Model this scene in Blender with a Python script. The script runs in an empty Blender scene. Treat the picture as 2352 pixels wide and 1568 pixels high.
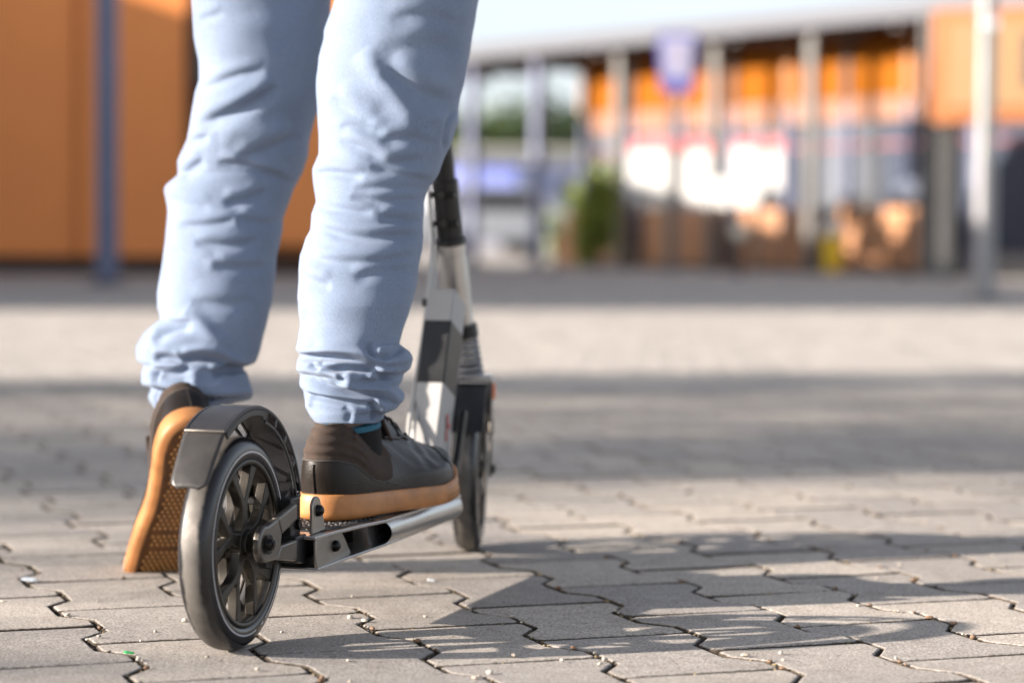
import bpy, bmesh, math, random
import numpy as np
from mathutils import Vector, Matrix, noise

# ------------------------------------------------------------------ camera, sky, sun, exposure
SC = bpy.context.scene
COL = SC.collection
SUN_AZ, SUN_EL = 13.0, 17.5          # light travels toward +X, turned this many degrees to +Y
CAM_H, PITCH, ROLL, LENS = 0.3965, math.atan((784 - 540) / 5553.3), math.radians(0.4), 85.0
cam_d = bpy.data.cameras.new('camera')
cam = bpy.data.objects.new('camera', cam_d); COL.objects.link(cam)
cam_d.lens = LENS; cam_d.sensor_width = 36.0; cam_d.clip_start = 0.05; cam_d.clip_end = 3000
cam_d.dof.use_dof = True; cam_d.dof.focus_distance = 2.40; cam_d.dof.aperture_fstop = 3.3
CM = Matrix.Translation((0, 0, CAM_H)) @ Matrix.Rotation(math.pi / 2 - PITCH, 4, 'X') @ Matrix.Rotation(ROLL, 4, 'Z')
cam.matrix_world = CM
SC.camera = cam

world = bpy.data.worlds.new('World'); SC.world = world; world.use_nodes = True
wn = world.node_tree.nodes; wl = world.node_tree.links
sky = wn.new('ShaderNodeTexSky'); sky.sky_type = 'NISHITA'; sky.sun_disc = False
sky.sun_elevation = math.radians(SUN_EL)
sky.air_density = 0.72; sky.dust_density = 1.3; sky.ozone_density = 1.6
sdir = Vector((math.cos(math.radians(SUN_AZ)), math.sin(math.radians(SUN_AZ)), -math.tan(math.radians(SUN_EL)))).normalized()
# direction toward the sun in the sky texture: rotation 0 = +Y, growing clockwise
sky.sun_rotation = math.atan2(-sdir.x, -sdir.y)
wn['Background'].inputs['Strength'].default_value = 0.084
veil = wn.new('ShaderNodeHueSaturation'); veil.inputs['Saturation'].default_value = 0.42      # thin high cloud takes the blue out
wl.new(sky.outputs[0], veil.inputs['Color']); wl.new(veil.outputs[0], wn['Background'].inputs['Color'])
sun_d = bpy.data.lights.new('sun', 'SUN'); sun_d.energy = 4.6; sun_d.angle = math.radians(0.55)
sun_d.color = (1.0, 0.89, 0.785)
sun = bpy.data.objects.new('sun', sun_d); COL.objects.link(sun)
sun.rotation_euler = sdir.to_track_quat('-Z', 'Y').to_euler()
SC.view_settings.view_transform = 'Standard'; SC.view_settings.look = 'None'
SC.view_settings.gamma = 1.0; SC.view_settings.use_curve_mapping = False
SC.view_settings.exposure = 1.73
SC.cycles.use_denoising = True
SC.cycles.max_bounces = 8

F = 5553.3
CMI = CM.inverted()
def ray(u, v):
    return CM.to_3x3() @ Vector(((u - 1176) / F, -(v - 784) / F, -1.0))
def P(u, v, Y):
    d = ray(u, v); return Vector((0, 0, CAM_H)) + d * (Y / d.y)
def G(u, v, z=0.0):
    d = ray(u, v); return Vector((0, 0, CAM_H)) + d * ((z - CAM_H) / d.z)

# ------------------------------------------------------------------ helpers
def srgb(r, g, b):
    f = lambda c: ((c / 255) / 12.92 if c / 255 <= 0.04045 else ((c / 255 + 0.055) / 1.055) ** 2.4)
    return (f(r), f(g), f(b), 1)
def mat(name, col, rough=0.6, metal=0.0, noise_s=0, noise_a=0.0, bump_s=0, bump_h=0.0, spec=0.5, col2=None, dist=0.001, **kw):
    m = bpy.data.materials.new(name); m.use_nodes = True
    nt = m.node_tree; b = nt.nodes['Principled BSDF']
    if len(col) == 3: col = (*col, 1)
    b.inputs['Base Color'].default_value = col
    b.inputs['Roughness'].default_value = rough; b.inputs['Metallic'].default_value = metal
    b.inputs['Specular IOR Level'].default_value = spec
    for k, val in kw.items():
        b.inputs[k.replace('_', ' ')].default_value = val
    tc = nt.nodes.new('ShaderNodeTexCoord')
    if noise_s:
        n = nt.nodes.new('ShaderNodeTexNoise'); n.inputs['Scale'].default_value = noise_s
        n.inputs['Detail'].default_value = 6
        nt.links.new(tc.outputs['Object'], n.inputs['Vector'])
        r = nt.nodes.new('ShaderNodeValToRGB')
        c2 = col2 if col2 else tuple(c * (1 - noise_a) for c in col[:3])
        r.color_ramp.elements[0].position = 0.32; r.color_ramp.elements[1].position = 0.68
        r.color_ramp.elements[0].color = (*c2[:3], 1)
        r.color_ramp.elements[1].color = (*[min(1, c * (1 + noise_a * 0.5)) for c in col[:3]], 1) if not col2 else col
        nt.links.new(n.outputs[0], r.inputs[0]); nt.links.new(r.outputs[0], b.inputs['Base Color'])
        mr = nt.nodes.new('ShaderNodeMapRange'); mr.inputs[3].default_value = max(0, rough - 0.1); mr.inputs[4].default_value = min(1, rough + 0.12)
        nt.links.new(n.outputs[0], mr.inputs[0]); nt.links.new(mr.outputs[0], b.inputs['Roughness'])
    if bump_s:
        n = nt.nodes.new('ShaderNodeTexNoise'); n.inputs['Scale'].default_value = bump_s
        n.inputs['Detail'].default_value = 4
        nt.links.new(tc.outputs['Object'], n.inputs['Vector'])
        bp = nt.nodes.new('ShaderNodeBump'); bp.inputs['Strength'].default_value = bump_h; bp.inputs['Distance'].default_value = dist
        nt.links.new(n.outputs[0], bp.inputs['Height']); nt.links.new(bp.outputs[0], b.inputs['Normal'])
    return m
def mesh_obj(name, verts, faces, m=None, parent=None, smooth=True, mats=None, mi=None):
    me = bpy.data.meshes.new(name)
    me.from_pydata([tuple(v) for v in verts], [], [tuple(f) for f in faces])
    if mats:
        for q in mats: me.materials.append(q)
        me.polygons.foreach_set('material_index', mi)
    elif m: me.materials.append(m)
    me.polygons.foreach_set('use_smooth', [smooth] * len(me.polygons))
    me.update()
    o = bpy.data.objects.new(name, me); COL.objects.link(o)
    if parent: o.parent = parent
    return o
def bm_obj(name, bm, m, parent=None, smooth=False, bevel=0, seg=2, angle=35):
    me = bpy.data.meshes.new(name); bm.normal_update()
    bmesh.ops.recalc_face_normals(bm, faces=bm.faces[:])
    bm.to_mesh(me); bm.free()
    if m: me.materials.append(m)
    o = bpy.data.objects.new(name, me); COL.objects.link(o)
    if parent: o.parent = parent
    if bevel:
        b = o.modifiers.new('bevel', 'BEVEL'); b.width = bevel; b.segments = seg
        b.limit_method = 'ANGLE'; b.angle_limit = math.radians(angle); b.harden_normals = False
    if smooth or bevel:
        for p in me.polygons: p.use_smooth = True
        sh = math.radians(38)
        try: me.set_sharp_from_angle(angle=sh)
        except Exception: pass
    return o
def empty(name, loc=(0, 0, 0), rz=0.0):
    o = bpy.data.objects.new(name, None); COL.objects.link(o)
    o.location = loc; o.rotation_euler = (0, 0, rz); o.empty_display_size = 0.1
    return o
def tag(o, label=None, cat=None, group=None, kind=None):
    if label: o['label'] = label
    if cat: o['category'] = cat
    if group: o['group'] = group
    if kind: o['kind'] = kind
    return o
def add_box(bm, c, s, M=None):
    r = bmesh.ops.create_cube(bm, size=1.0)
    T = Matrix.Translation(c) @ Matrix.Diagonal((*s, 1))
    if M is not None: T = M @ T
    bmesh.ops.transform(bm, matrix=T, verts=r['verts'])
def add_cyl(bm, p0, p1, r0, r1=None, seg=32, caps=True):
    p0 = Vector(p0); p1 = Vector(p1); r1 = r0 if r1 is None else r1
    d = p1 - p0
    r = bmesh.ops.create_cone(bm, cap_ends=caps, segments=seg, radius1=r0, radius2=r1, depth=d.length)
    T = Matrix.Translation((p0 + p1) / 2) @ d.to_track_quat('Z', 'Y').to_matrix().to_4x4()
    bmesh.ops.transform(bm, matrix=T, verts=r['verts'])
def add_sphere(bm, c, r, sc=(1, 1, 1), u=24, v=14):
    q = bmesh.ops.create_uvsphere(bm, u_segments=u, v_segments=v, radius=r)
    bmesh.ops.transform(bm, matrix=Matrix.Translation(c) @ Matrix.Diagonal((*sc, 1)), verts=q['verts'])
def add_poly(bm, pts, y0, y1, holes=None):
    """extrude an x-z polygon from y0 to y1"""
    a = [bm.verts.new((x, y0, z)) for x, z in pts]; b = [bm.verts.new((x, y1, z)) for x, z in pts]
    n = len(pts)
    for i in range(n):
        bm.faces.new((a[i], a[(i + 1) % n], b[(i + 1) % n], b[i]))
    bm.faces.new(a[::-1]); bm.faces.new(b)
def add_band(bm, r0, r1, y0, y1, a0, a1, n, cx=0.0, cz=0.0):
    """a ring segment (radii r0-r1, lateral y0-y1) about the axle, angles from forward upward"""
    prev = None
    for i in range(n + 1):
        a = a0 + (a1 - a0) * i / n; c, s = math.cos(a), math.sin(a)
        q = [bm.verts.new((cx + r * c, y, cz + r * s)) for r, y in ((r0, y0), (r1, y0), (r1, y1), (r0, y1))]
        if prev:
            for j in range(4):
                bm.faces.new((prev[j], prev[(j + 1) % 4], q[(j + 1) % 4], q[j]))
        else: bm.faces.new(q)
        prev = q
    bm.faces.new(prev[::-1])
def revolve(prof, n=96, closed=True):
    """prof: (y, r) pairs turned round the y axis"""
    V = []; Fc = []; m = len(prof)
    for i in range(n):
        a = 2 * math.pi * i / n
        for y, r in prof: V.append((r * math.cos(a), y, r * math.sin(a)))
    for i in range(n):
        j = (i + 1) % n
        for k in range(m if closed else m - 1):
            l = (k + 1) % m
            Fc.append((i * m + k, i * m + l, j * m + l, j * m + k))
    return V, Fc
def catmull(pts, n, closed=False):
    pts = [Vector(p) for p in pts]; out = []
    N = len(pts); segs = N if closed else N - 1
    for i in range(segs):
        p0 = pts[(i - 1) % N] if closed else pts[max(i - 1, 0)]
        p1 = pts[i]; p2 = pts[(i + 1) % N]
        p3 = pts[(i + 2) % N] if closed else pts[min(i + 2, N - 1)]
        for k in range(n):
            t = k / n
            out.append(0.5 * ((2 * p1) + (-p0 + p2) * t + (2 * p0 - 5 * p1 + 4 * p2 - p3) * t * t + (-p0 + 3 * p1 - 3 * p2 + p3) * t ** 3))
    if not closed: out.append(pts[-1])
    return out
def tube(name, pts, r, m, parent=None, seg=12, n=8, smooth_path=True):
    path = catmull(pts, n) if smooth_path else [Vector(p) for p in pts]
    V = []; Fc = []; up = Vector((0.13, 0.2, 0.97))
    L = len(path)
    for i, p in enumerate(path):
        d = (path[min(i + 1, L - 1)] - path[max(i - 1, 0)]).normalized()
        a = d.cross(up); a = a.normalized() if a.length > 1e-4 else d.orthogonal().normalized(); b = d.cross(a).normalized()
        rr = r(i / (L - 1)) if callable(r) else r
        for k in range(seg):
            t = 2 * math.pi * k / seg; V.append(p + a * rr * math.cos(t) + b * rr * math.sin(t))
    for i in range(L - 1):
        for k in range(seg):
            Fc.append((i * seg + k, i * seg + (k + 1) % seg, (i + 1) * seg + (k + 1) % seg, (i + 1) * seg + k))
    Fc.append(tuple(range(seg))[::-1]); Fc.append(tuple((L - 1) * seg + k for k in range(seg)))
    return mesh_obj(name, V, Fc, m, parent)
# ------------------------------------------------------------------ paving
PV_L, PV_W, PV_A, PV_ROT = 0.2136, 0.1395, 0.0125, math.radians(19.8)
def concrete(name, base, rnd=True, dz=0.0):
    m = bpy.data.materials.new(name); m.use_nodes = True
    nt = m.node_tree; b = nt.nodes['Principled BSDF']; L = nt.links
    tc = nt.nodes.new('ShaderNodeTexCoord'); geo = nt.nodes.new('ShaderNodeNewGeometry')
    def N(scale, det=4, rough=0.5):
        n = nt.nodes.new('ShaderNodeTexNoise'); n.inputs['Scale'].default_value = scale; n.inputs['Detail'].default_value = det
        n.inputs['Roughness'].default_value = rough
        L.new(geo.outputs['Position'], n.inputs['Vector']); return n
    def ramp(src, p0, c0, p1, c1):
        r = nt.nodes.new('ShaderNodeValToRGB'); r.color_ramp.elements[0].position = p0; r.color_ramp.elements[1].position = p1
        r.color_ramp.elements[0].color = (*c0, 1); r.color_ramp.elements[1].color = (*c1, 1); L.new(src, r.inputs[0]); return r
    def mix(a, bb, fac, mode='MULTIPLY'):
        x = nt.nodes.new('ShaderNodeMixRGB'); x.blend_type = mode; x.inputs[0].default_value = fac
        L.new(a, x.inputs[1]); L.new(bb, x.inputs[2]); return x
    big = ramp(N(2.2, 3).outputs[0], .35, [c * .88 for c in base], .68, base)
    mid = ramp(N(38, 5, .65).outputs[0], .3, (.78, .76, .74), .65, (1.04, 1.03, 1.02))
    fine = ramp(N(330, 3, .85).outputs[0], .40, (.42, .40, .385), .58, (1.22, 1.21, 1.19))
    x = mix(big.outputs[0], mid.outputs[0], .8); x = mix(x.outputs[0], fine.outputs[0], .85)
    vor = nt.nodes.new('ShaderNodeTexVoronoi'); vor.inputs['Scale'].default_value = 260
    L.new(geo.outputs['Position'], vor.inputs['Vector'])
    rv = ramp(vor.outputs['Color'], .84, (1, 1, 1), .97, (1.55, 1.5, 1.42))
    rd = ramp(vor.outputs['Color'], .06, (.45, .43, .4), .14, (1, 1, 1))
    x = mix(x.outputs[0], rv.outputs[0], .6); x = mix(x.outputs[0], rd.outputs[0], .7)
    if rnd:
        oi = nt.nodes.new('ShaderNodeObjectInfo'); r = ramp(oi.outputs['Random'], 0, (.80, .80, .82), 1, (1.10, 1.07, 1.03))
        x = mix(x.outputs[0], r.outputs[0], 1)
    # damp, dirty stains
    st = ramp(N(7, 6, .6).outputs[0], .3, (.7, .68, .65), .46, (1, 1, 1))
    x = mix(x.outputs[0], st.outputs[0], .55)
    # earth rubbed into the edges and down the joint faces
    sp = nt.nodes.new('ShaderNodeSeparateXYZ'); L.new(tc.outputs['Object'], sp.inputs[0])
    nd = N(130, 4); ad = nt.nodes.new('ShaderNodeMath'); ad.operation = 'MULTIPLY_ADD'; L.new(nd.outputs[0], ad.inputs[0]); ad.inputs[1].default_value = .0016; L.new(sp.outputs['Z'], ad.inputs[2])
    md = nt.nodes.new('ShaderNodeMapRange'); md.inputs[1].default_value = -.0005 - dz; md.inputs[2].default_value = .0004 - dz; md.inputs[3].default_value = 1; md.inputs[4].default_value = 0; md.clamp = True
    L.new(ad.outputs[0], md.inputs[0])
    mx = nt.nodes.new('ShaderNodeMixRGB'); L.new(md.outputs[0], mx.inputs[0]); L.new(x.outputs[0], mx.inputs[1]); mx.inputs[2].default_value = (.055, .042, .03, 1)
    x = mx
    L.new(x.outputs[0], b.inputs['Base Color'])
    b.inputs['Roughness'].default_value = .88; b.inputs['Specular IOR Level'].default_value = .3
    nb = N(430, 5, .75); nb2 = N(60, 4)
    b1 = nt.nodes.new('ShaderNodeBump'); b1.inputs['Strength'].default_value = .75; b1.inputs['Distance'].default_value = .0016
    L.new(nb.outputs[0], b1.inputs['Height'])
    b2 = nt.nodes.new('ShaderNodeBump'); b2.inputs['Strength'].default_value = .4; b2.inputs['Distance'].default_value = .003
    L.new(nb2.outputs[0], b2.inputs['Height']); L.new(b1.outputs[0], b2.inputs['Normal']); L.new(b2.outputs[0], b.inputs['Normal'])
    return m
M_PAVE = concrete('paver_concrete', (.49, .462, .43))
M_PAVEF = concrete('paver_concrete_far', (.49, .463, .435), False, .0022)
def ground_mat():
    m = concrete('plaza_ground', (.48, .44, .40), False, .1); return m
M_BED = mat('joint_sand', (.075, .058, .042), .95, noise_s=55, noise_a=.4, bump_s=300, bump_h=1.0, col2=(.028, .021, .017), dist=.004)

# one wide sheet to the horizon and the sand bed under the stones
S = 900
ground = mesh_obj('ground', [(-S, -S, -.035), (S, -S, -.035), (S, S, -.035), (-S, S, -.035)], [(0, 1, 2, 3)], ground_mat(), None, False)
tag(ground, kind='structure')
far_plaza = mesh_obj('plaza', [(-60, 17.5, -.002), (60, 17.5, -.002), (60, 160, -.002), (-60, 160, -.002)], [(0, 1, 2, 3)], M_PAVEF, None, False)
tag(far_plaza, kind='structure')
rng = random.Random(7)
def bed_mesh():
    V = []; Fc = []
    xs = np.linspace(-1.7, 1.7, 270); ys = np.linspace(1.6, 4.6, 240)
    for y in ys:
        for x in xs:
            V.append((x, y, -.0075 + .0030 * noise.noise((x * 70, y * 70, 0)) + .0025 * noise.noise((x * 190, y * 190, 3))))
    n = len(xs)
    for j in range(len(ys) - 1):
        for i in range(n - 1): Fc.append((j * n + i, j * n + i + 1, (j + 1) * n + i + 1, (j + 1) * n + i))
    b0 = len(V)
    V += [(-9, -1, -.012), (9, -1, -.012), (9, 17.6, -.012), (-9, 17.6, -.012)]
    Fc.append((b0, b0 + 1, b0 + 2, b0 + 3))
    return V, Fc
V, Fc = bed_mesh()
pavement = mesh_obj('pavement', V, Fc, M_BED); tag(pavement, kind='structure')

def paver_outline(detail=True, seed=0):
    r = random.Random(seed); g = .0021                     # half joint
    h = PV_L / 2 - .0036
    w0 = PV_W / 2 + PV_A - g; w1 = PV_W / 2 - PV_A - g; c = .006
    y1, y0 = PV_L / 4 + .017, PV_L / 4 - .017
    q = [(w0 - c, h), (w0, h - c), (w0, y1), (w1, y0), (w1, -y0), (w0, -y1), (w0, -h + c), (w0 - c, -h)]
    pts = q + [(-x, -y) for x, y in q]
    if not detail: return pts
    out = []
    n = len(pts)
    for i in range(n):
        a = Vector(pts[i]); b = Vector(pts[(i + 1) % n]); k = max(1, int((b - a).length / .011))
        for j in range(k):
            p = a.lerp(b, j / k)
            out.append((p.x + r.uniform(-.00035, .00035), p.y + r.uniform(-.0006, .0006)))
    return out
def paver_mesh(seed, detail=True):
    pts = paver_outline(detail, seed); n = len(pts); V = []; Fc = []
    r = random.Random(seed + 50)
    rings = [(0.0, -.045), (0.0, -.0030), (.0006, -.0014), (.0020, -.0003), (.0034, 0.0)] if detail else [(0, -.03), (0, -.003), (.0028, 0)]
    for off, z in rings:
        for i in range(n):
            p = Vector(pts[i]); a = Vector(pts[i - 1]); b = Vector(pts[(i + 1) % n])
            t = (b - a).normalized(); nrm = Vector((-t.y, t.x))
            if nrm.dot(p) > 0: nrm = -nrm
            # true inward normal for a counter-clockwise-or-clockwise loop
            q = p + Vector((t.y, -t.x)) * (-off if False else off)
            V.append((q.x, q.y, z + (r.uniform(-.0003, .0001) if 0 < off < .001 else 0)))
    for k in range(len(rings) - 1):
        for i in range(n):
            j = (i + 1) % n
            Fc.append((k * n + i, (k + 1) * n + i, (k + 1) * n + j, k * n + j))
    top = [(len(rings) - 1) * n + i for i in range(n)]
    Fc.append(top[::-1] if False else top[::-1])
    return V, Fc
def grid_centres(x0, x1, y0, y1):
    """paver centres covering a world rectangle"""
    c, s = math.cos(PV_ROT), math.sin(PV_ROT)
    A = G(195.9, 1463.9)                               # a joint corner read from the photo
    ox = A.x * c + A.y * s - (PV_W / 2 - PV_A) ; oy = -A.x * s + A.y * c - (PV_L / 4 - .017)
    out = []
    R = 26
    for i in range(int(-R / PV_W), int(R / PV_W)):
        for j in range(int(-R / PV_L), int(R / PV_L)):
            lx = ox + i * PV_W; ly = oy + j * PV_L + (PV_L / 2 if i % 2 else 0)
            x = lx * c - ly * s; y = lx * s + ly * c
            if x0 < x < x1 and y0 < y < y1: out.append((x, y))
    return out
meshes = []
for k in range(6):
    V, Fc = paver_mesh(k); me = bpy.data.meshes.new('paver'); me.from_pydata(V, [], Fc); me.materials.append(M_PAVE)
    me.polygons.foreach_set('use_smooth', [True] * len(me.polygons))
    me.polygons[len(me.polygons) - 1].use_smooth = False; me.update(); meshes.append(me)
cs = grid_centres(-6.5, 6.5, 0.3, 17.6)
inview = []; rest = []
for x, y in cs:
    half = .2116 * y + .12
    (inview if (abs(x) < half and y > 1.85) else rest).append((x, y))
inview.sort(key=lambda p: p[1]); near = inview[:298]; rest += inview[298:]
Y_NEAR = near[-1][1]
for x, y in near:
    o = bpy.data.objects.new('paver', meshes[rng.randrange(6)]); COL.objects.link(o); o.parent = pavement
    o.location = (x, y, rng.uniform(-.0007, .0006))
    o.rotation_euler = (rng.gauss(0, .0028), rng.gauss(0, .0035), PV_ROT + rng.choice((0, math.pi)) + rng.gauss(0, .003))
bV, bF = paver_mesh(0, False); bV = np.array(bV); nb = len(bV); allV = []; allF = []
for k, (x, y) in enumerate(rest):
    a = PV_ROT + rng.gauss(0, .003); c, s = math.cos(a), math.sin(a)
    W = np.empty_like(bV); W[:, 0] = bV[:, 0] * c - bV[:, 1] * s + x; W[:, 1] = bV[:, 0] * s + bV[:, 1] * c + y
    W[:, 2] = bV[:, 2] + rng.uniform(-.0007, .0006) + bV[:, 0] * rng.gauss(0, .003)
    allV.append(W); allF += [tuple(i + k * nb for i in f) for f in bF]
pf = mesh_obj('far_pavers', np.concatenate(allV).tolist(), allF, M_PAVEF, pavement, False); tag(pf, kind='stuff')

# grit, small pebbles and joint debris
def joint_point(r):
    x, y = near[min(len(near) - 1, int(abs(r.gauss(0, .45)) * len(near)))]
    pts = paver_outline(False); i = r.randrange(len(pts)); a = Vector(pts[i]); b = Vector(pts[(i + 1) % len(pts)])
    p = a.lerp(b, r.random()); p = p * (1 + .022)
    c, s = math.cos(PV_ROT), math.sin(PV_ROT)
    return x + p.x * c - p.y * s, y + p.x * s + p.y * c
ico = bmesh.new(); bmesh.ops.create_icosphere(ico, subdivisions=2, radius=1.0)
iV = np.array([v.co[:] for v in ico.verts]); iF = [tuple(v.index for v in f.verts) for f in ico.faces]; ico.free()
def scatter(name, items, m, kind='stuff'):
    VV = []; FF = []
    for k, (x, y, z, a, b, c_, rz) in enumerate(items):
        w = iV * np.array([a, b, c_]); w = w * (1 + .2 * np.sin(iV[:, [1]] * 2.3 + k) + .2 * np.cos(iV[:, [0]] * 2.8 + k * 2) + .1 * np.sin(iV[:, [2]] * 5 + k))
        cc, ss = math.cos(rz), math.sin(rz); q = np.stack([w[:, 0] * cc - w[:, 1] * ss + x, w[:, 0] * ss + w[:, 1] * cc + y, w[:, 2] + z], 1)
        VV.append(q); FF += [tuple(i + k * len(iV) for i in f) for f in iF]
    o = mesh_obj(name, np.concatenate(VV).tolist(), FF, m); tag(o, kind=kind); return o
M_PEB = mat('pebble_white', (.50, .44, .37), .5, noise_s=60, noise_a=.55)
M_PEBB = mat('pebble_brown', (.20, .12, .07), .7, noise_s=90, noise_a=.4)
M_DIRT = mat('joint_debris', (.05, .036, .024), .95, noise_s=200, noise_a=.5)
it = []
for k in range(330):
    x, y = joint_point(rng) if rng.random() < .72 else (lambda y_: (rng.uniform(-.23, .23) * y_, y_))(rng.uniform(2.1, 4.4))
    s_ = rng.uniform(.0009, .0021) * (1.3 if rng.random() < .15 else 1)
    it.append((x, y, s_ * .55 - (.003 if rng.random() < .3 else 0), s_ * rng.uniform(1, 1.5), s_, s_ * .7, rng.uniform(0, 6)))
for (u, v, s_) in ((423, 1428, .004), (155, 1415, .0038), (228, 1465, .0032), (1390, 1517, .0035), (1180, 1508, .004), (1380, 1528, .003), (1290, 1520, .0028), (805, 1420, .0045), (838, 1428, .0042), (1125, 1568 - 20, .004), (1090, 1560, .0035), (1712, 1508, .0035), (1795, 1503, .003), (1905, 1262, .0045), (800, 1520, .003), (590, 1540, .0032)):
    p = G(u, v); it.append((p.x, p.y, .002, s_ * .95, s_ * .7, s_ * .5, u))
tag(scatter('white_gravel', it, M_PEB), label='small white pebbles scattered over the paving')
it = []
for k in range(170):
    x, y = joint_point(rng); s_ = rng.uniform(.0012, .003)
    it.append((x, y, s_ * .3, s_ * 1.4, s_, s_ * .7, rng.uniform(0, 6)))
it2 = []
for k in range(1500):
    x, y = joint_point(rng); s_ = rng.uniform(.0007, .0018)
    it2.append((x + rng.gauss(0, .002), y + rng.gauss(0, .002), -.0032 + rng.uniform(0, .0022), s_ * 1.5, s_, s_ * .8, rng.uniform(0, 6)))
tag(scatter('joint_sand', it2, mat('tan_sand', (.22, .17, .09), .9, noise_s=40, noise_a=.5)), label='tan sand grains and moss in the joints')
tag(scatter('brown_gravel', it, M_PEBB), label='brown crumbs of earth and grit between the pavers')
it = []
for k in range(2600):
    x, y = joint_point(rng); s_ = rng.uniform(.0008, .0022)
    it.append((x + rng.gauss(0, .0025), y + rng.gauss(0, .0025), -.0045 + rng.uniform(0, .003), s_ * 1.5, s_, s_ * .8, rng.uniform(0, 6)))
tag(scatter('joint_debris', it, M_DIRT), label='dark soil crumbs lying in the joints')
# glass splinters
M_GREEN = mat('green_glass', (.02, .55, .12), .08, Transmission_Weight=.5)
M_CLEAR = mat('clear_plastic', (.75, .8, .85), .12, Transmission_Weight=.35)
def shard(name, u, v, s, m, label, seed):
    r = random.Random(seed); p = G(u, v)
    n = 7; V = [(s * r.uniform(.6, 1.2) * math.cos(6.283 * i / n) * 1.6, s * r.uniform(.5, 1) * math.sin(6.283 * i / n), .001) for i in range(n)]
    V += [(x * .8, y * .7, s * .35 + r.uniform(0, s * .3)) for x, y, z in V]
    Fc = [tuple(range(n))[::-1], tuple(range(n, 2 * n))] + [(i, (i + 1) % n, n + (i + 1) % n, n + i) for i in range(n)]
    o = mesh_obj(name, V, Fc, m, None, False); o.location = (p.x, p.y, .0005); o.rotation_euler = (.05, .1, r.uniform(-.3, .3))
    tag(o, label, 'glass splinter' if m is M_GREEN else 'plastic scrap')
shard('glass_splinter', 297, 1503, .0045, M_GREEN, 'bright green glass splinter lying on the paving left of the rear wheel', 1)
shard('plastic_scrap', 65, 1335, .0065, M_CLEAR, 'clear crumpled plastic scrap in the joint at the left edge', 2)
shard('plastic_scrap', 990, 1335, .0045, M_CLEAR, 'clear flat plastic scrap on the paving below the front wheel', 3)
# ------------------------------------------------------------------ kick scooter (local x forward, y left, z up)
R_W = 0.102
rc = G(530, 1490); fc = G(1080, 1262)
SC_LOC = Vector((rc.x + .002, rc.y, 0)); dirv = (fc - rc); WB = dirv.length; ANG = math.atan2(dirv.y, dirv.x)
scooter = empty('kick_scooter', SC_LOC, ANG)
tag(scooter, 'silver and black two wheeled kick scooter carrying the person', 'scooter')
M_TYRE = mat('tyre_rubber', (.012, .011, .012), .36, noise_s=25, noise_a=.3, bump_s=90, bump_h=.15)
# worn dusty running surface on the middle of the tread
nt = M_TYRE.node_tree; b = nt.nodes['Principled BSDF']
tc = nt.nodes.new('ShaderNodeTexCoord'); sx = nt.nodes.new('ShaderNodeSeparateXYZ'); nt.links.new(tc.outputs['Object'], sx.inputs[0])
ab = nt.nodes.new('ShaderNodeMath'); ab.operation = 'ABSOLUTE'; nt.links.new(sx.outputs['Y'], ab.inputs[0])
nz = nt.nodes.new('ShaderNodeTexNoise'); nz.inputs['Scale'].default_value = 60; nz.inputs['Detail'].default_value = 6; nt.links.new(tc.outputs['Object'], nz.inputs[0])
ma = nt.nodes.new('ShaderNodeMath'); ma.operation = 'MULTIPLY_ADD'; nt.links.new(nz.outputs[0], ma.inputs[0]); ma.inputs[1].default_value = .0075; nt.links.new(ab.outputs[0], ma.inputs[2])
mr = nt.nodes.new('ShaderNodeMapRange'); mr.inputs[1].default_value = .0105; mr.inputs[2].default_value = .0135; mr.inputs[3].default_value = 1; mr.inputs[4].default_value = 0
nt.links.new(ma.outputs[0], mr.inputs[0])
nz2 = nt.nodes.new('ShaderNodeTexNoise'); nz2.inputs['Scale'].default_value = 28; nz2.inputs['Detail'].default_value = 7; nt.links.new(tc.outputs['Object'], nz2.inputs[0])
dr = nt.nodes.new('ShaderNodeValToRGB'); dr.color_ramp.elements[0].color = (.045, .04, .036, 1); dr.color_ramp.elements[1].color = (.135, .122, .107, 1)
dr.color_ramp.elements[0].position = .3; dr.color_ramp.elements[1].position = .62
e_ = dr.color_ramp.elements.new(.72); e_.color = (.26, .23, .2, 1)
nt.links.new(nz2.outputs[0], dr.inputs[0])
mx = nt.nodes.new('ShaderNodeMixRGB'); nt.links.new(mr.outputs[0], mx.inputs[0]); mx.inputs[1].default_value = (.012, .011, .012, 1); nt.links.new(dr.outputs[0], mx.inputs[2])
nt.links.new(mx.outputs[0], b.inputs['Base Color'])
mr2 = nt.nodes.new('ShaderNodeMapRange'); mr2.inputs[3].default_value = .27; mr2.inputs[4].default_value = .62; nt.links.new(mr.outputs[0], mr2.inputs[0]); nt.links.new(mr2.outputs[0], b.inputs['Roughness'])

M_RIM = mat('rim_metal', (.058, .052, .045), .42, .85, noise_s=60, noise_a=.25, bump_s=900, bump_h=.12)
M_RIMB = mat('rim_barrel', (.19, .172, .15), .30, .9, noise_s=60, noise_a=.25)
M_STRIPE = mat('reflective_stripe', (.42, .42, .44), .4)
M_ARM = mat('forged_arm_metal', (.16, .145, .128), .38, .85, noise_s=40, noise_a=.15, bump_s=1200, bump_h=.1)
M_PLATE = mat('deck_bracket_metal', (.30, .272, .24), .38, .85, noise_s=30, noise_a=.15, bump_s=900, bump_h=.1)
M_BLACK = mat('black_satin', (.012, .012, .013), .35, .2, noise_s=40, noise_a=.3)
M_BOLT = mat('black_bolt', (.02, .019, .019), .25, .9)
M_PLAS = mat('fender_plastic', (.020, .019, .021), .42, noise_s=50, noise_a=.3, bump_s=500, bump_h=.12)
M_FLAP = mat('mudflap_plastic', (.034, .031, .029), .36, noise_s=22, noise_a=.35, bump_s=35, bump_h=.3, dist=.003)
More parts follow.
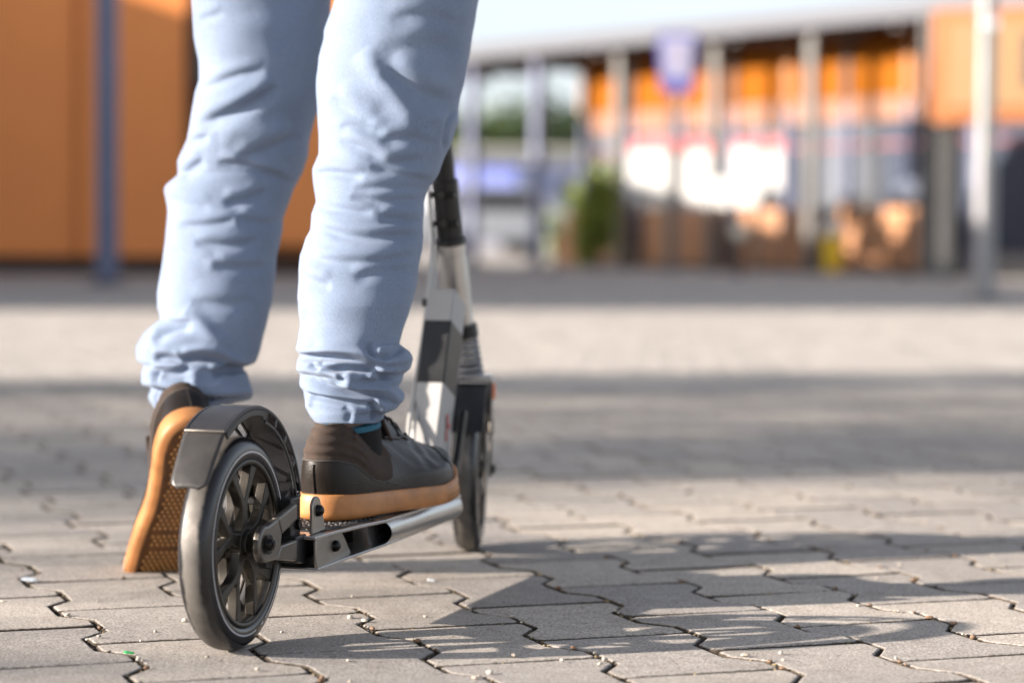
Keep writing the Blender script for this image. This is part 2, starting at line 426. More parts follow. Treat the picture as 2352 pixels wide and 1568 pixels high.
M_ALU = mat('deck_aluminium', (.46, .45, .44), .3, .95, noise_s=14, noise_a=.12, bump_s=700, bump_h=.05)
M_SILV = mat('stem_silver', (.34, .335, .33), .55, .2, noise_s=12, noise_a=.06)
M_GRIP = mat('grip_sheet', (.022, .021, .022), .8, noise_s=200, noise_a=.5, bump_s=800, bump_h=.6)
M_GRIPB = mat('grip_bumps', (.05, .045, .04), .6)
M_CAB = mat('cable_sheath', (.5, .49, .46), .3, .3)
M_ORNG = mat('orange_reflector', (.85, .18, .03), .2)
M_GREY = mat('grey_bellows', (.22, .22, .23), .55)

def spoke_poly(rot):
    """x-z outline of one Y spoke"""
    def pl(r, a, w):  # point at radius r, angle a, lateral offset w
        return Vector((r * math.cos(a) - w * math.sin(a), r * math.sin(a) + w * math.cos(a)))
    d = math.radians(18)
    L = [pl(.011, 0, -.0080), pl(.022, 0, -.0062), pl(.034, 0, -.0056), pl(.046, -d * .42, -.0050), pl(.060, -d * .82, -.0060), pl(.0765, -d, -.0088),
         pl(.0765, -d, .0052), pl(.060, -d * .78, .0034), pl(.047, -d * .38, .0020), pl(.041, 0, 0.0)]
    Rr = [Vector((p.x, -p.y)) for p in L[:-1]][::-1]
    pts = L + Rr
    c, s = math.cos(rot), math.sin(rot)
    return [(p.x * c - p.y * s, p.x * s + p.y * c) for p in pts]
def make_wheel(axle, turn, parent, steer=None):
    prof = [(-.0125, .0795), (-.0135, .0765), (-.0120, .0742), (-.006, .0728), (.006, .0728), (.0120, .0742), (.0135, .0765), (.0125, .0795)]
    V, Fc = revolve(prof, 96)
    w = mesh_obj('wheel', V, Fc, M_RIMB, parent); w.location = axle; w.rotation_euler = (0, 0, turn)
    tp = [(-.0125, .0790), (-.0156, .0812), (-.0163, .0850), (-.0162, .0888), (-.0152, .0935), (-.0128, .0975), (-.0090, .1003), (-.0045, .1016), (0, .1020)]
    tp = tp + [(-y, r) for y, r in tp[-2::-1]]
    V, Fc = revolve(tp, 128); mesh_obj('tyre', V, Fc, M_TYRE, w)
    for s_ in (-1, 1):     # lip rings of the rim
        V, Fc = revolve([(s_ * .0134, .0745), (s_ * .0158, .0755), (s_ * .0160, .0790), (s_ * .0146, .0806), (s_ * .0130, .0800)], 96)
        mesh_obj('rim_lip', V, Fc, M_RIM, w)
    bm = bmesh.new(); add_cyl(bm, (0, -.014, 0), (0, .014, 0), .0155, seg=40); add_cyl(bm, (0, -.0175, 0), (0, .0175, 0), .0115, seg=32)
    bm_obj('hub', bm, M_RIM, w, bevel=.0008)
    for k in range(5):
        for lay in (0, 1):
            rot = math.radians(90 + 4 + 72 * k + (36 if lay else 0))
            bm = bmesh.new(); add_poly(bm, spoke_poly(rot), *((-.0135, -.0035) if lay == 0 else (.0035, .0135)))
            bmesh.ops.recalc_face_normals(bm, faces=bm.faces[:])
            bm_obj('spoke', bm, M_RIM, w, bevel=.0012, seg=2)
    # stripe arcs on the visible sidewall, following its slope
    def arc(a0, a1, r0, r1):
        V = []; Fc = []; n = max(4, int(abs(a1 - a0) * 20))
        for i in range(n + 1):
            a = a0 + (a1 - a0) * i / n
            for r in (r0, r1):
                y = -np.interp(r, [.0812, .0850, .0888, .0935], [.0156, .0163, .0162, .0152]) - .00035
                V.append((r * math.cos(a), y, r * math.sin(a)))
        for i in range(n): Fc.append((2 * i, 2 * i + 1, 2 * i + 3, 2 * i + 2))
        V2 = [(x, y + .0005, z) for x, y, z in V]; m = len(V)
        Fc += [tuple(q + m for q in f[::-1]) for f in Fc]
        return mesh_obj('reflective_stripe', V + V2, Fc, M_STRIPE, w)
    D = math.radians
    arc(D(22), D(282), .0863, .0880)
    arc(D(-24), D(-62), .0862, .0878) ; arc(D(-66), D(-70), .0862, .0884)
    return w
rear = make_wheel((0, 0, R_W), 0, scooter)
rear['label'] = 'rear wheel with black tyre and ten spoked dark rim'
STEER = math.radians(13)
AX0 = Vector((WB + .002, .004, .209)); AX1 = Vector((WB - .053, .0106, .445)); axd = (AX1 - AX0).normalized()
def ax(z): return AX0 + axd * ((z - AX0.z) / axd.z)
SM = Matrix.Translation(AX0) @ Matrix.Rotation(STEER, 4, 'Z') @ Matrix.Translation(-AX0)
frontw = make_wheel((SM @ Vector((WB, .004, R_W)))[:], STEER, scooter)
frontw['label'] = 'front wheel steered slightly to the left'

# ---- rear arm pair, block, bolts
def circle_pts(cx, cz, r, a0, a1, n): return [(cx + r * math.cos(a0 + (a1 - a0) * i / n), cz + r * math.sin(a0 + (a1 - a0) * i / n)) for i in range(n + 1)]
D = math.radians
for sgn in (-1, 1):
    bm = bmesh.new()
    y0, y1 = (-.0345, -.0265) if sgn < 0 else (.0265, .0345)
    # frame of the arm built from strips round its triangular window
    add_poly(bm, circle_pts(0, .102, .0175, D(72), D(270), 18) + [(.026, .0838), (.038, .0950), (.038, .1000), (.040, .1065), (.030, .1235)], y0, y1)
    add_poly(bm, [(.030, .1235), (.080, .1330), (.080, .1165), (.0405, .1065)], y0, y1)
    add_poly(bm, [(.026, .0838), (.038, .0965), (.080, .0970), (.080, .0755)], y0, y1)
    arm = bm_obj('rear_arm', bm, M_ARM, scooter, bevel=.0022, seg=3)
    bm = bmesh.new(); ys = y0 - .0012 if sgn < 0 else y1 + .0012
    add_cyl(bm, (0, ys - .001 * sgn * -1, .102), (0, ys + .002 * sgn, .102), .0098, seg=32)
    add_cyl(bm, (0, ys, .102), (0, ys + .0058 * sgn, .102), .0066, .0052, seg=24)
    add_cyl(bm, (0, ys + .0058 * sgn, .102), (0, ys + .0068 * sgn, .102), .0030, seg=6)
    bm_obj('axle_bolt', bm, M_BOLT, arm, bevel=.0006)
bm = bmesh.new()
add_box(bm, (.0925, 0, .106), (.025, .056, .062)); add_box(bm, (.074, 0, .137), (.03, .02, .010))
add_poly(bm, [(.079, .074), (.106, .070), (.106, .100), (.079, .100)], -.034, .034)
blk = bm_obj('rear_block', bm, M_BLACK, scooter, bevel=.0015, seg=2)
bm = bmesh.new(); add_cyl(bm, (.096, -.0275, .110), (.096, -.0315, .110), .005, seg=20); bm_obj('pin', bm, M_BOLT, blk, bevel=.0006)

# ---- fender
fen = None
FR = .1305
def fender():
    bm = bmesh.new()
    a0, a1 = D(17), D(121)
    add_band(bm, FR - .0022, FR, -.0185, .0185, a0, a1, 56, 0, R_W)
    return bm_obj('fender', bm, M_PLAS, scooter, bevel=.0005, seg=1)
fen = fender(); fen['label'] = 'curved black rear fender over the rear wheel'
for sgn in (-1, 1):
    bm = bmesh.new()
    y0, y1 = (-.0215, -.0187) if sgn < 0 else (.0187, .0215)
    add_band(bm, FR - .0030, FR + .0004, y0, y1, D(17), D(121), 50, 0, R_W)
    add_band(bm, FR - .0092, FR - .0032, y0, y1, D(78), D(121), 24, 0, R_W)
    add_band(bm, FR - .0150, FR - .0118, y0, y1, D(14), D(76), 30, 0, R_W)
    for a in (16, 33, 49, 63, 76): add_band(bm, FR - .0118, FR - .0030, y0, y1, D(a - 1.2), D(a + 1.2), 2, 0, R_W)
    add_band(bm, FR - .0118, FR - .0030, y0, y1, D(74), D(79), 3, 0, R_W)
    bm_obj('fender_side_frame', bm, M_PLAS, fen, bevel=.0007)
bm = bmesh.new()
for k in range(22):
    a = D(50 + k * 1.6); add_band(bm, FR, FR + .0013, -.0185, .0185, a, a + D(.8), 1, 0, R_W)
tag(bm_obj('fender_ribs', bm, M_PLAS, fen), kind='stuff')
# inner strut from the block to the fender
bm = bmesh.new(); add_poly(bm, [(.084, .134), (.112, .134), (.124, .142), (.1285, .150), (.118, .150), (.104, .144)], -.0175, .0175)
bm_obj('fender_foot', bm, M_BLACK, fen, bevel=.001)
# hanging flap
def flap():
    ca, sa = math.cos(D(121)), math.sin(D(121))
    p0 = Vector((FR * ca, R_W + FR * sa)); p1 = Vector((-.107, .1655))
    V = []; Fc = []; n = 14; m = 10
    for i in range(n + 1):
        t = i / n
        hw = .0205 - .002 * t
        if t > .82: hw -= .008 * (1 - math.sqrt(max(0, 1 - ((t - .82) / .18) ** 2)))
        for j in range(m + 1):
            s_ = j / m * 2 - 1
            p = p0.lerp(p1, t)
            V.append((p.x - .0035 * math.sin(t * math.pi) * (1 - s_ * s_ * .6), s_ * hw, p.y - .0015 * s_ * s_ * t))
    for i in range(n):
        for j in range(m):
            a = i * (m + 1) + j
            Fc.append((a, a + 1, a + m + 2, a + m + 1))
    o = mesh_obj('mudflap', V, Fc, M_FLAP, fen); sd = o.modifiers.new('s', 'SOLIDIFY'); sd.thickness = .0018
    bm = bmesh.new(); add_box(bm, (p0.x + .0006, 0, p0.y), (.0036, .0415, .0030), None); bm_obj('hinge_ridge', bm, M_ARM, fen, bevel=.0012)
flap()

# ---- deck
bm = bmesh.new()
DX1 = .517
def add_plate(bm, outline, z0, z1):
    a = [bm.verts.new((x, y, z0)) for x, y in outline]; b = [bm.verts.new((x, y, z1)) for x, y in outline]; n = len(outline)
    for i in range(n): bm.faces.new((a[i], a[(i + 1) % n], b[(i + 1) % n], b[i]))
    bm.faces.new(a[::-1]); bm.faces.new(b)
out_top = [(.100, -.046), (.150, -.049), (.215, -.057), (.258, -.0655), (DX1, -.0655), (DX1, .0655), (.258, .0655), (.215, .057), (.150, .049), (.100, .046)]
add_plate(bm, out_top, .0945, .0982)
# sloping bottom sheet
bot = [(.108, -.046, .0630), (.160, -.050, .0650), (.215, -.057, .0675), (.262, -.064, .0700), (DX1, -.060, .0705), (DX1, .060, .0705), (.262, .064, .0700), (.215, .057, .0675), (.160, .050, .0650), (.108, .046, .0630)]
a = [bm.verts.new(p) for p in bot]; b2 = [bm.verts.new((p[0], p[1], p[2] + .0028)) for p in bot]; n = len(bot)
for i in range(n): bm.faces.new((a[i], a[(i + 1) % n], b2[(i + 1) % n], b2[i]))
bm.faces.new(a[::-1]); bm.faces.new(b2)
deck = bm_obj('deck', bm, M_ALU, scooter, bevel=.0009)
deck['label'] = 'flat silver deck with dark grip sheet'
for sgn in (-1, 1):
    # hollow rounded side rail, its rear end cut obliquely
    sec = [(.050, .0690), (.058, .0690), (.0645, .0725), (.0680, .0790), (.0685, .0850), (.0670, .0920), (.0625, .0975), (.056, .0990), (.050, .0990)]
    V = []; Fc = []; ns = len(sec)
    for i, x in enumerate((.246, .30, .40, .50, .517, .523)):
        for (y, z) in sec:
            k = 1.0 if i < 4 else (.97 if i == 4 else .86)
            xx = x + (.036 * (1 - abs(z - .083) / .018) if False else 0)
            if i == 0: xx = .236 + .030 * ((y - .050) / .0185) ** 1.5 if z > .083 else .242 + .026 * ((y - .05) / .0185) ** 1.5
            V.append((xx, sgn * (y if i < 4 else .05 + (y - .05) * k), .084 + (z - .084) * k))
    for i in range(5):
        for k in range(ns):
            l = (k + 1) % ns; q = (i * ns + k, i * ns + l, (i + 1) * ns + l, (i + 1) * ns + k)
            Fc.append(q if sgn < 0 else q[::-1])
    Fc.append(tuple(5 * ns + k for k in range(ns)))
    o = mesh_obj('side_rail', V, Fc, M_ALU, deck); 
    sd = o.modifiers.new('sub', 'SUBSURF'); sd.levels = 2; sd.render_levels = 2
    # inner web and bracket
    bm = bmesh.new()
    add_poly(bm, [(.1025, .0820), (.1030, .0730), (.1055, .0670), (.110, .0638), (.118, .0635), (.205, .0675), (.176, .0945), (.1025, .0945)], sgn * .0425, sgn * .0455)
    br = bm_obj('bracket_plate', bm, M_PLATE, deck, bevel=.0008)
    bm = bmesh.new(); add_poly(bm, [(.11, .0728), (.262, .0728), (.262, .0945), (.11, .0945)], sgn * .022, sgn * .026); bm_obj('inner_web', bm, M_BLACK, deck)
    bm = bmesh.new()
    add_poly(bm, circle_pts(.1235, .1235, .0118, D(200), D(20), 12)[::1] + [(.149, .0985), (.1105, .0985)], sgn * .0345, sgn * .0385)
    br2 = bm_obj('bracket_ear', bm, M_PLATE, deck, bevel=.0012)
    for (x, z, y, par) in ((.1245, .121, .0387, br2), (.154, .0822, .0457, br)):
        bm = bmesh.new(); add_cyl(bm, (x, sgn * (y - .001), z), (x, sgn * (y + .0042), z), .0062, .0054, seg=24)
        add_cyl(bm, (x, sgn * (y + .0042), z), (x, sgn * (y + .0062), z), .0054, .0026, seg=24)
        bm_obj('bolt', bm, M_BOLT, par, bevel=.0006)
# grip sheet with raised link pattern
bm = bmesh.new(); add_plate(bm, [(.135, -.040), (.22, -.050), (.27, -.056), (.505, -.056), (.505, .056), (.27, .056), (.22, .050), (.135, .040)], .0984, .0992)
grip = bm_obj('grip_sheet', bm, M_GRIP, deck)
VV = []; FF = []
q = np.array([(-.0032, -.0011, 0), (.0032, -.0011, 0), (.0032, .0011, 0), (-.0032, .0011, 0), (-.0026, -.0006, .0010), (.0026, -.0006, .0010), (.0026, .0006, .0010), (-.0026, .0006, .0010)])
k = 0
for ix in range(58):
    for iy in range(18):
        x = .140 + ix * .0064; y = -.052 + iy * .0061 + (.003 if ix % 2 else 0)
        if abs(y) > np.interp(x, [.135, .22, .27], [.037, .047, .053]): continue
        a = D(38) * (1 if (ix + iy) % 2 else -1); c, s = math.cos(a), math.sin(a)
        w = np.stack([q[:, 0] * c - q[:, 1] * s + x, q[:, 0] * s + q[:, 1] * c + y, q[:, 2] + .0991], 1); VV.append(w)
        o_ = k * 8; k += 1
        FF += [(o_, o_ + 1, o_ + 5, o_ + 4), (o_ + 1, o_ + 2, o_ + 6, o_ + 5), (o_ + 2, o_ + 3, o_ + 7, o_ + 6), (o_ + 3, o_, o_ + 4, o_ + 7), (o_ + 4, o_ + 5, o_ + 6, o_ + 7)]
tag(mesh_obj('grip_pattern', np.concatenate(VV).tolist(), FF, M_GRIPB, grip, False), kind='stuff')

# ---- neck beam, from the deck nose up to the head tube
def local(u, v, Y):   # a photo point at world depth Y, in scooter coordinates
    return Matrix.Rotation(-ANG, 4, 'Z') @ (P(u, v, Y) - SC_LOC)
B0 = Vector((WB - .195, .000, .088)); B1 = Vector((WB - .083, .004, .352))
bd = (B1 - B0).normalized(); bl = (B1 - B0).length
sidev = Vector((0, 1, 0)); nb_ = bd.cross(sidev).normalized()       # points forward/back
def beam_piece(name, t0, t1, w, dp, m, par, off=0.0):
    bm = bmesh.new(); r = bmesh.ops.create_cube(bm, size=1)
    Mx = Matrix((( *[sidev[i] for i in range(3)],), (*[nb_[i] for i in range(3)],), (*[bd[i] for i in range(3)],))).transposed().to_4x4()
    c = B0 + bd * bl * (t0 + t1) / 2 + nb_ * off
    bmesh.ops.transform(bm, matrix=Matrix.Translation(c) @ Mx @ Matrix.Diagonal((w, dp, bl * (t1 - t0), 1)), verts=r['verts'])
    return bm_obj(name, bm, m, par, bevel=.002, seg=2)
neck = beam_piece('neck_beam', 0, .885, .034, .052, M_SILV, scooter)
beam_piece('black_band', .46, .745, .0348, .0526, M_BLACK, neck)
beam_piece('beam_foot', -.05, .05, .060, .070, M_ALU, neck)
bm = bmesh.new(); c = B0 + bd * bl * .28
add_box(bm, (c.x + .006, -.0176, c.z + .012), (.004, .0006, .018)); add_box(bm, (c.x + .010, -.0176, c.z + .006), (.012, .0006, .003)); add_box(bm, (c.x + .002, -.0176, c.z - .004), (.003, .0006, .014))
bm_obj('red_mark', bm, mat('red_print', (.55, .05, .04), .4), neck)
# folding latch low at the front
bm = bmesh.new(); add_box(bm, (.0, -.024, .0), (.014, .008, .075), Matrix.Translation((WB - .128, 0, .150)) @ Matrix.Rotation(.42, 4, 'Y'))
add_cyl(bm, (WB - .150, -.030, .118), (WB - .150, .030, .118), .008, seg=20)
bm_obj('folding_latch', bm, M_BLACK, scooter, bevel=.002)

# ---- steering column
CA, CB = Vector((WB - .0274, .016, .335)), Vector((WB - .053, .0196, .445))
def axc(z): return CA + (CB - CA) * ((z - CA.z) / (CB.z - CA.z))
def col_part(name, z0, z1, r0, r1, m, par, bev=.001, seg=36, fn=None):
    fn = fn or axc
    bm = bmesh.new(); add_cyl(bm, fn(z0), fn(z1), r0, r1, seg=seg); return bm_obj(name, bm, m, par, bevel=bev)
head = col_part('head_tube', .310, .388, .0170, .0165, M_ALU, scooter)
col_part('head_collar', .372, .386, .0182, .0182, M_ALU, head)
stem = col_part('handlebar_stem', .46, .96, .0135, .0135, M_BLACK, scooter)
clamp = col_part('stem_clamp', .392, .464, .0170, .0165, M_BLACK, stem)
col_part('clamp_ring', .385, .394, .0205, .0195, M_BLACK, clamp, .002)
for z in (.41, .445):
    bm = bmesh.new(); a = axc(z); add_cyl(bm, a + Vector((-.014, -.016, 0)), a + Vector((-.014, .016, 0)), .0036, seg=14)
    add_box(bm, a + Vector((-.016, 0, 0)), (.010, .010, .011)); bm_obj('clamp_bolt', bm, M_BOLT, clamp, bevel=.0008)
bm = bmesh.new(); add_cyl(bm, ax(.235), axc(.372) + Vector((.012, -.004, 0)), .0115, seg=32); fork = bm_obj('fork_tube', bm, M_ALU, scooter, bevel=.001)
bm = bmesh.new(); up = axd
for k in range(6):
    z = .222 + k * .0078; add_cyl(bm, ax(z), ax(z + .0045), .0195 - .0006 * k, .0175 - .0006 * k, seg=32)
bm_obj('bellows', bm, M_GREY, fork, bevel=.0012)
col_part('bellows_cap', .269, .285, .0165, .0150, M_BLACK, fork, fn=ax)
# fork legs, steered with the wheel
def steered(o): o.matrix_local = SM; return o
bm = bmesh.new(); add_box(bm, (WB + .002, 0, .217), (.034, .049, .008))
crown = steered(bm_obj('fork_crown', bm, M_ALU, scooter, bevel=.002))
for sgn in (-1, 1):
    bm = bmesh.new(); add_poly(bm, circle_pts(WB, .102, .010, D(180), D(360), 10) + [(WB + .012, .213), (WB - .004, .213)], sgn * .0205, sgn * .0240)
    lg = bm_obj('fork_leg', bm, M_ARM, crown, bevel=.0012)
    bm = bmesh.new(); add_cyl(bm, (WB, sgn * .0235, .102), (WB, sgn * .0285, .102), .0065, .005, seg=20); bm_obj('axle_nut', bm, M_BOLT, lg, bevel=.0008) if False else bm_obj('axle_nut', bm, M_BOLT, crown, bevel=.0008)
bm = bmesh.new(); add_band(bm, .1065, .1085, -.0180, .0180, D(20), D(150), 40, WB, R_W)
ff = steered(bm_obj('front_fender', bm, M_PLAS, scooter, bevel=.0005, seg=1))
for sgn in (-1, 1):
    bm = bmesh.new(); add_band(bm, .1035, .1087, sgn * .0182, sgn * .0196, D(20), D(150), 40, WB, R_W); bm_obj('fender_side', bm, M_PLAS, ff, bevel=.0004, seg=1)
bm = bmesh.new(); add_box(bm, (WB + .010, -.0255, .200), (.016, .003, .020)); bm_obj('side_reflector', bm, M_ORNG, crown, bevel=.001)
# handlebar above the frame
top = axc(.955)
bm = bmesh.new(); c_, s_ = math.sin(STEER), math.cos(STEER)
add_cyl(bm, top + Vector((.21 * c_, -.21 * s_, 0)), top + Vector((-.21 * c_, .21 * s_, 0)), .0125, seg=24)
bar = bm_obj('handlebar', bm, M_BLACK, scooter, bevel=.001)
for sgn in (-1, 1):
    bm = bmesh.new(); add_cyl(bm, top + Vector((-sgn * .10 * c_, sgn * .10 * s_, 0)), top + Vector((-sgn * .225 * c_, sgn * .225 * s_, 0)), .0165, seg=24)
    bm_obj('handle_grip', bm, M_GRIP, bar, bevel=.003)
# cables down the left of the neck
tube('cable', [local(982, 380, 3.0), local(985, 440, 2.99), local(992, 560, 2.985), local(986, 650, 2.96), local(973, 760, 2.93), local(951, 900, 2.88), local(938, 985, 2.84), local(940, 1040, 2.82), local(955, 1100, 2.80)], .0026, M_CAB, scooter)
tube('cable', [local(1003, 560, 3.0), local(998, 640, 2.97), local(986, 750, 2.935), local(966, 890, 2.89), local(952, 980, 2.85), local(950, 1050, 2.83), local(965, 1100, 2.81)], .0022, M_CAB, scooter)
bm = bmesh.new(); add_box(bm, local(981, 695, 2.948), (.012, .010, .010)); bm_obj('cable_clip', bm, M_BLACK, neck, bevel=.001)
# ------------------------------------------------------------------ person: trousers
def denim():
    m = bpy.data.materials.new('light_denim'); m.use_nodes = True
    nt = m.node_tree; b = nt.nodes['Principled BSDF']; L = nt.links
    tc = nt.nodes.new('ShaderNodeTexCoord')
    def N(scale, det, vec=None):
        n = nt.nodes.new('ShaderNodeTexNoise'); n.inputs['Scale'].default_value = scale; n.inputs['Detail'].default_value = det
        L.new(vec or tc.outputs['Object'], n.inputs['Vector']); return n
    r = nt.nodes.new('ShaderNodeValToRGB'); r.color_ramp.elements[0].position = .3; r.color_ramp.elements[1].position = .7
    r.color_ramp.elements[0].color = (.160, .204, .286, 1); r.color_ramp.elements[1].color = (.196, .244, .332, 1)
    L.new(N(14, 5).outputs[0], r.inputs[0])
    # diagonal twill threads
    mp = nt.nodes.new('ShaderNodeMapping'); mp.inputs['Rotation'].default_value = (0, math.radians(52), 0); mp.inputs['Scale'].default_value = (1, 1, .14)
    L.new(tc.outputs['Object'], mp.inputs['Vector'])
    tw = N(1500, 2, mp.outputs[0])
    r2 = nt.nodes.new('ShaderNodeValToRGB'); r2.color_ramp.elements[0].position = .35; r2.color_ramp.elements[1].position = .65
    r2.color_ramp.elements[0].color = (.74, .78, .84, 1); r2.color_ramp.elements[1].color = (1.06, 1.06, 1.05, 1)
    L.new(tw.outputs[0], r2.inputs[0])
    x = nt.nodes.new('ShaderNodeMixRGB'); x.blend_type = 'MULTIPLY'; x.inputs[0].default_value = .8; L.new(r.outputs[0], x.inputs[1]); L.new(r2.outputs[0], x.inputs[2])
    L.new(x.outputs[0], b.inputs['Base Color'])
    b.inputs['Roughness'].default_value = .85; b.inputs['Specular IOR Level'].default_value = .2
    b.inputs['Sheen Weight'].default_value = .15; b.inputs['Sheen Roughness'].default_value = .5
    bp = nt.nodes.new('ShaderNodeBump'); bp.inputs['Strength'].default_value = .35; bp.inputs['Distance'].default_value = .0006
    L.new(tw.outputs[0], bp.inputs['Height'])
    bp2 = nt.nodes.new('ShaderNodeBump'); bp2.inputs['Strength'].default_value = .15; bp2.inputs['Distance'].default_value = .002
    L.new(N(90, 4).outputs[0], bp2.inputs['Height']); L.new(bp.outputs[0], bp2.inputs['Normal']); L.new(bp2.outputs[0], b.inputs['Normal'])
    return m
M_DENIM = denim()
M_SKIN = mat('skin', (.58, .33, .23), .5, noise_s=40, noise_a=.12, Subsurface_Weight=.15)
M_SOCK = mat('blue_sock', (.03, .13, .20), .9, noise_s=300, noise_a=.3, bump_s=900, bump_h=.4)

M_SOCKD = mat('sock_shade_black', (.005, .004, .004), .95, bump_s=900, bump_h=.4)
person = empty('person', (-.27, 2.70, 0)); tag(person, 'person from behind in light blue jeans and black tan-soled shoes, one foot on scooter', 'person')
PI_ = Matrix.Translation(-Vector(person.location))

def leg_mesh(name, Lsil, Rsil, depth, thick, strokes, v0, v1, seed, cuff_v):
    """one trouser leg; rings follow the outline, folds are modelled as displacement"""
    st = 2.4
    vs = np.concatenate([np.arange(v0, -20, 14.0), np.arange(-20, v1 + .01, st)])
    nc = 300
    Lv = np.array([p[1] for p in Lsil], float); Lu = np.array([p[0] for p in Lsil], float)
    Rv = np.array([p[1] for p in Rsil], float); Ru = np.array([p[0] for p in Rsil], float)
    uL = np.interp(vs, Lv, Lu); uR = np.interp(vs, Rv, Ru)
    def sm(a, k=3):
        b = a.copy()
        for _ in range(k): b[1:-1] = (b[:-2] + 2 * b[1:-1] + b[2:]) / 4
        return b
    uL = sm(uL, 2); uR = sm(uR, 2)
    # the far side and the depth follow a much smoother outline than the visible edges
    Yc = np.interp(vs, *zip(*depth)); D_ = np.interp(vs, *zip(*thick))
    phi = np.linspace(0, 2 * np.pi, nc, endpoint=False)
    # denser sampling on the side toward the camera (sin < 0)
    cosp, sinp = np.cos(phi), np.sin(phi)
    sq = lambda c, e: np.sign(c) * np.abs(c) ** e
    cx, sy = sq(cosp, .92), sq(sinp, .92)
    R3 = np.array(CM.to_3x3())
    uc = (uL + uR) / 2
    d = np.stack([(uc - 1176) / F, -(vs - 784) / F, -np.ones_like(vs)], 1) @ R3.T
    t = Yc / d[:, 1]; C = d * t[:, None]; C[:, 2] += CAM_H
    hw = (uR - uL) / 2 / F * t
    V = np.zeros((len(vs), nc, 3))
    V[:, :, 0] = C[:, 0:1] + hw[:, None] * cx[None]
    V[:, :, 1] = C[:, 1:2] + (D_[:, None]) * sy[None]
    V[:, :, 2] = C[:, 2:3]
    # photo-plane coordinates of every vertex for placing folds
    U = uc[:, None] + (uR - uL)[:, None] / 2 * cx[None]; W = np.repeat(vs[:, None], nc, 1)
    front = sinp < 0.15
    disp = np.zeros_like(U)
    fade = np.clip((.15 - sinp) / .3, 0, 1)[None]
    for pts, dep, wid, *rest in strokes:
        pts = np.array(catmull([(a, b, 0) for a, b in pts], 5))[:, :2] if len(pts) > 2 else np.array(pts, float)
        best = np.full(U.shape, 1e9); tt = np.zeros(U.shape); side = np.zeros(U.shape)
        seglen = np.sqrt(((pts[1:] - pts[:-1]) ** 2).sum(1)); cum = np.concatenate([[0], np.cumsum(seglen)])
        box = (U > pts[:, 0].min() - wid * 6) & (U < pts[:, 0].max() + wid * 6) & (W > pts[:, 1].min() - wid * 6) & (W < pts[:, 1].max() + wid * 6)
        ub, wb = U[box], W[box]
        bb = np.full(ub.shape, 1e9); tb = np.zeros(ub.shape); sb = np.zeros(ub.shape)
        for k in range(len(pts) - 1):
            ax_, ay_ = pts[k]; dx, dy = pts[k + 1] - pts[k]; l2 = dx * dx + dy * dy + 1e-9
            s = np.clip(((ub - ax_) * dx + (wb - ay_) * dy) / l2, 0, 1)
            ex, ey = ub - ax_ - s * dx, wb - ay_ - s * dy; dd = np.hypot(ex, ey)
            m_ = dd < bb; bb[m_] = dd[m_]; tb[m_] = (cum[k] + s[m_] * seglen[k]) / cum[-1]
            sb[m_] = np.sign(dx * ey[m_] - dy * ex[m_])
        q = bb / wid; taper = np.clip(np.minimum(tb, 1 - tb) / .18, 0, 1) ** .7
        if rest and rest[0] == 'full': taper = np.clip(np.minimum(tb, 1 - tb) / .04, 0, 1)
        if dep < 0:
            # the cloth above the crease overhangs, the cloth below starts deep
            asym = np.where(sb < 0, np.exp(-(q * 1.5) ** 2 / 2), np.exp(-(q * .62) ** 2 / 2))
            prof = asym - .5 * np.exp(-((q - 2.4) / 1.15) ** 2 / 2) * np.where(sb < 0, 1.15, .45)
        else:
            prof = np.exp(-q * q / 2)
        dd_ = np.zeros(U.shape); dd_[box] = dep * prof * taper
        disp += dd_ * fade
    disp *= 1.1
    for _ in range(2):
        disp[1:-1] = (disp[:-2] + 2 * disp[1:-1] + disp[2:]) / 4; disp = (np.roll(disp, 1, 1) + 2 * disp + np.roll(disp, -1, 1)) / 4
    # soft small wrinkles everywhere, stretched round the leg
    zz = V[:, :, 2]; ang = phi[None] + 0 * zz
    def fbm(fx, fz, o, amp):
        out = np.zeros_like(zz)
        for i in range(zz.shape[0]):
            pass
        return out
    rs = np.random.RandomState(seed)
    for k in range(34):
        kz = rs.uniform(60, 210); ka = rs.randint(1, 4); ph = rs.uniform(0, 6.28); am = rs.uniform(.25, .9) * .00036
        env = .5 + .5 * np.sin(rs.uniform(8, 22) * zz + rs.randint(1, 3) * ang + rs.uniform(0, 6.28))
        disp += am * env ** 2 * np.sin(kz * zz + ka * np.sin(ang + ph) * 1.6 + rs.uniform(0, 6.28)) * np.clip((W + 250) / 500, .35, 1)
    # far side: broad folds near the cuff
    back = np.clip((sinp - .0) / .4, 0, 1)[None]
    disp += back * (.004 * np.sin(W / 13 + 2 * np.sin(ang * 2)) * np.clip((W - cuff_v + 110) / 60, 0, 1))
    # normals by finite differences
    dP = np.roll(V, -1, 1) - np.roll(V, 1, 1)
    dV = np.gradient(V, axis=0)
    n = np.cross(dP, dV); n /= np.linalg.norm(n, axis=2, keepdims=True) + 1e-12
    out = np.stack([cosp * 1.0 + 0 * zz, sinp + 0 * zz, 0 * zz], 2)
    sgn = np.sign((n * out).sum(2, keepdims=True)); n *= sgn
    # keep the visible outline where the photo has it: less push exactly at the silhouette
    sil = 1 - .55 * np.abs(cosp)[None] ** 8
    V = V + n * (disp * sil)[:, :, None]
    nr = len(vs)
    # hem: turn inward and up
    hem = V[-1].copy(); c = hem.mean(0)
    rings = [V.reshape(-1, 3)]
    for k, (sc_, dz) in enumerate(((.97, -.0012), (.92, -.0008), (.88, .004), (.86, .03))):
        r_ = c + (hem - c) * np.array([sc_, sc_, 1]); r_[:, 2] += dz; rings.append(r_)
    A = np.concatenate(rings); n_all = nr + 4
    i = np.arange(n_all - 1)[:, None]; j = np.arange(nc)[None]; j2 = (j + 1) % nc
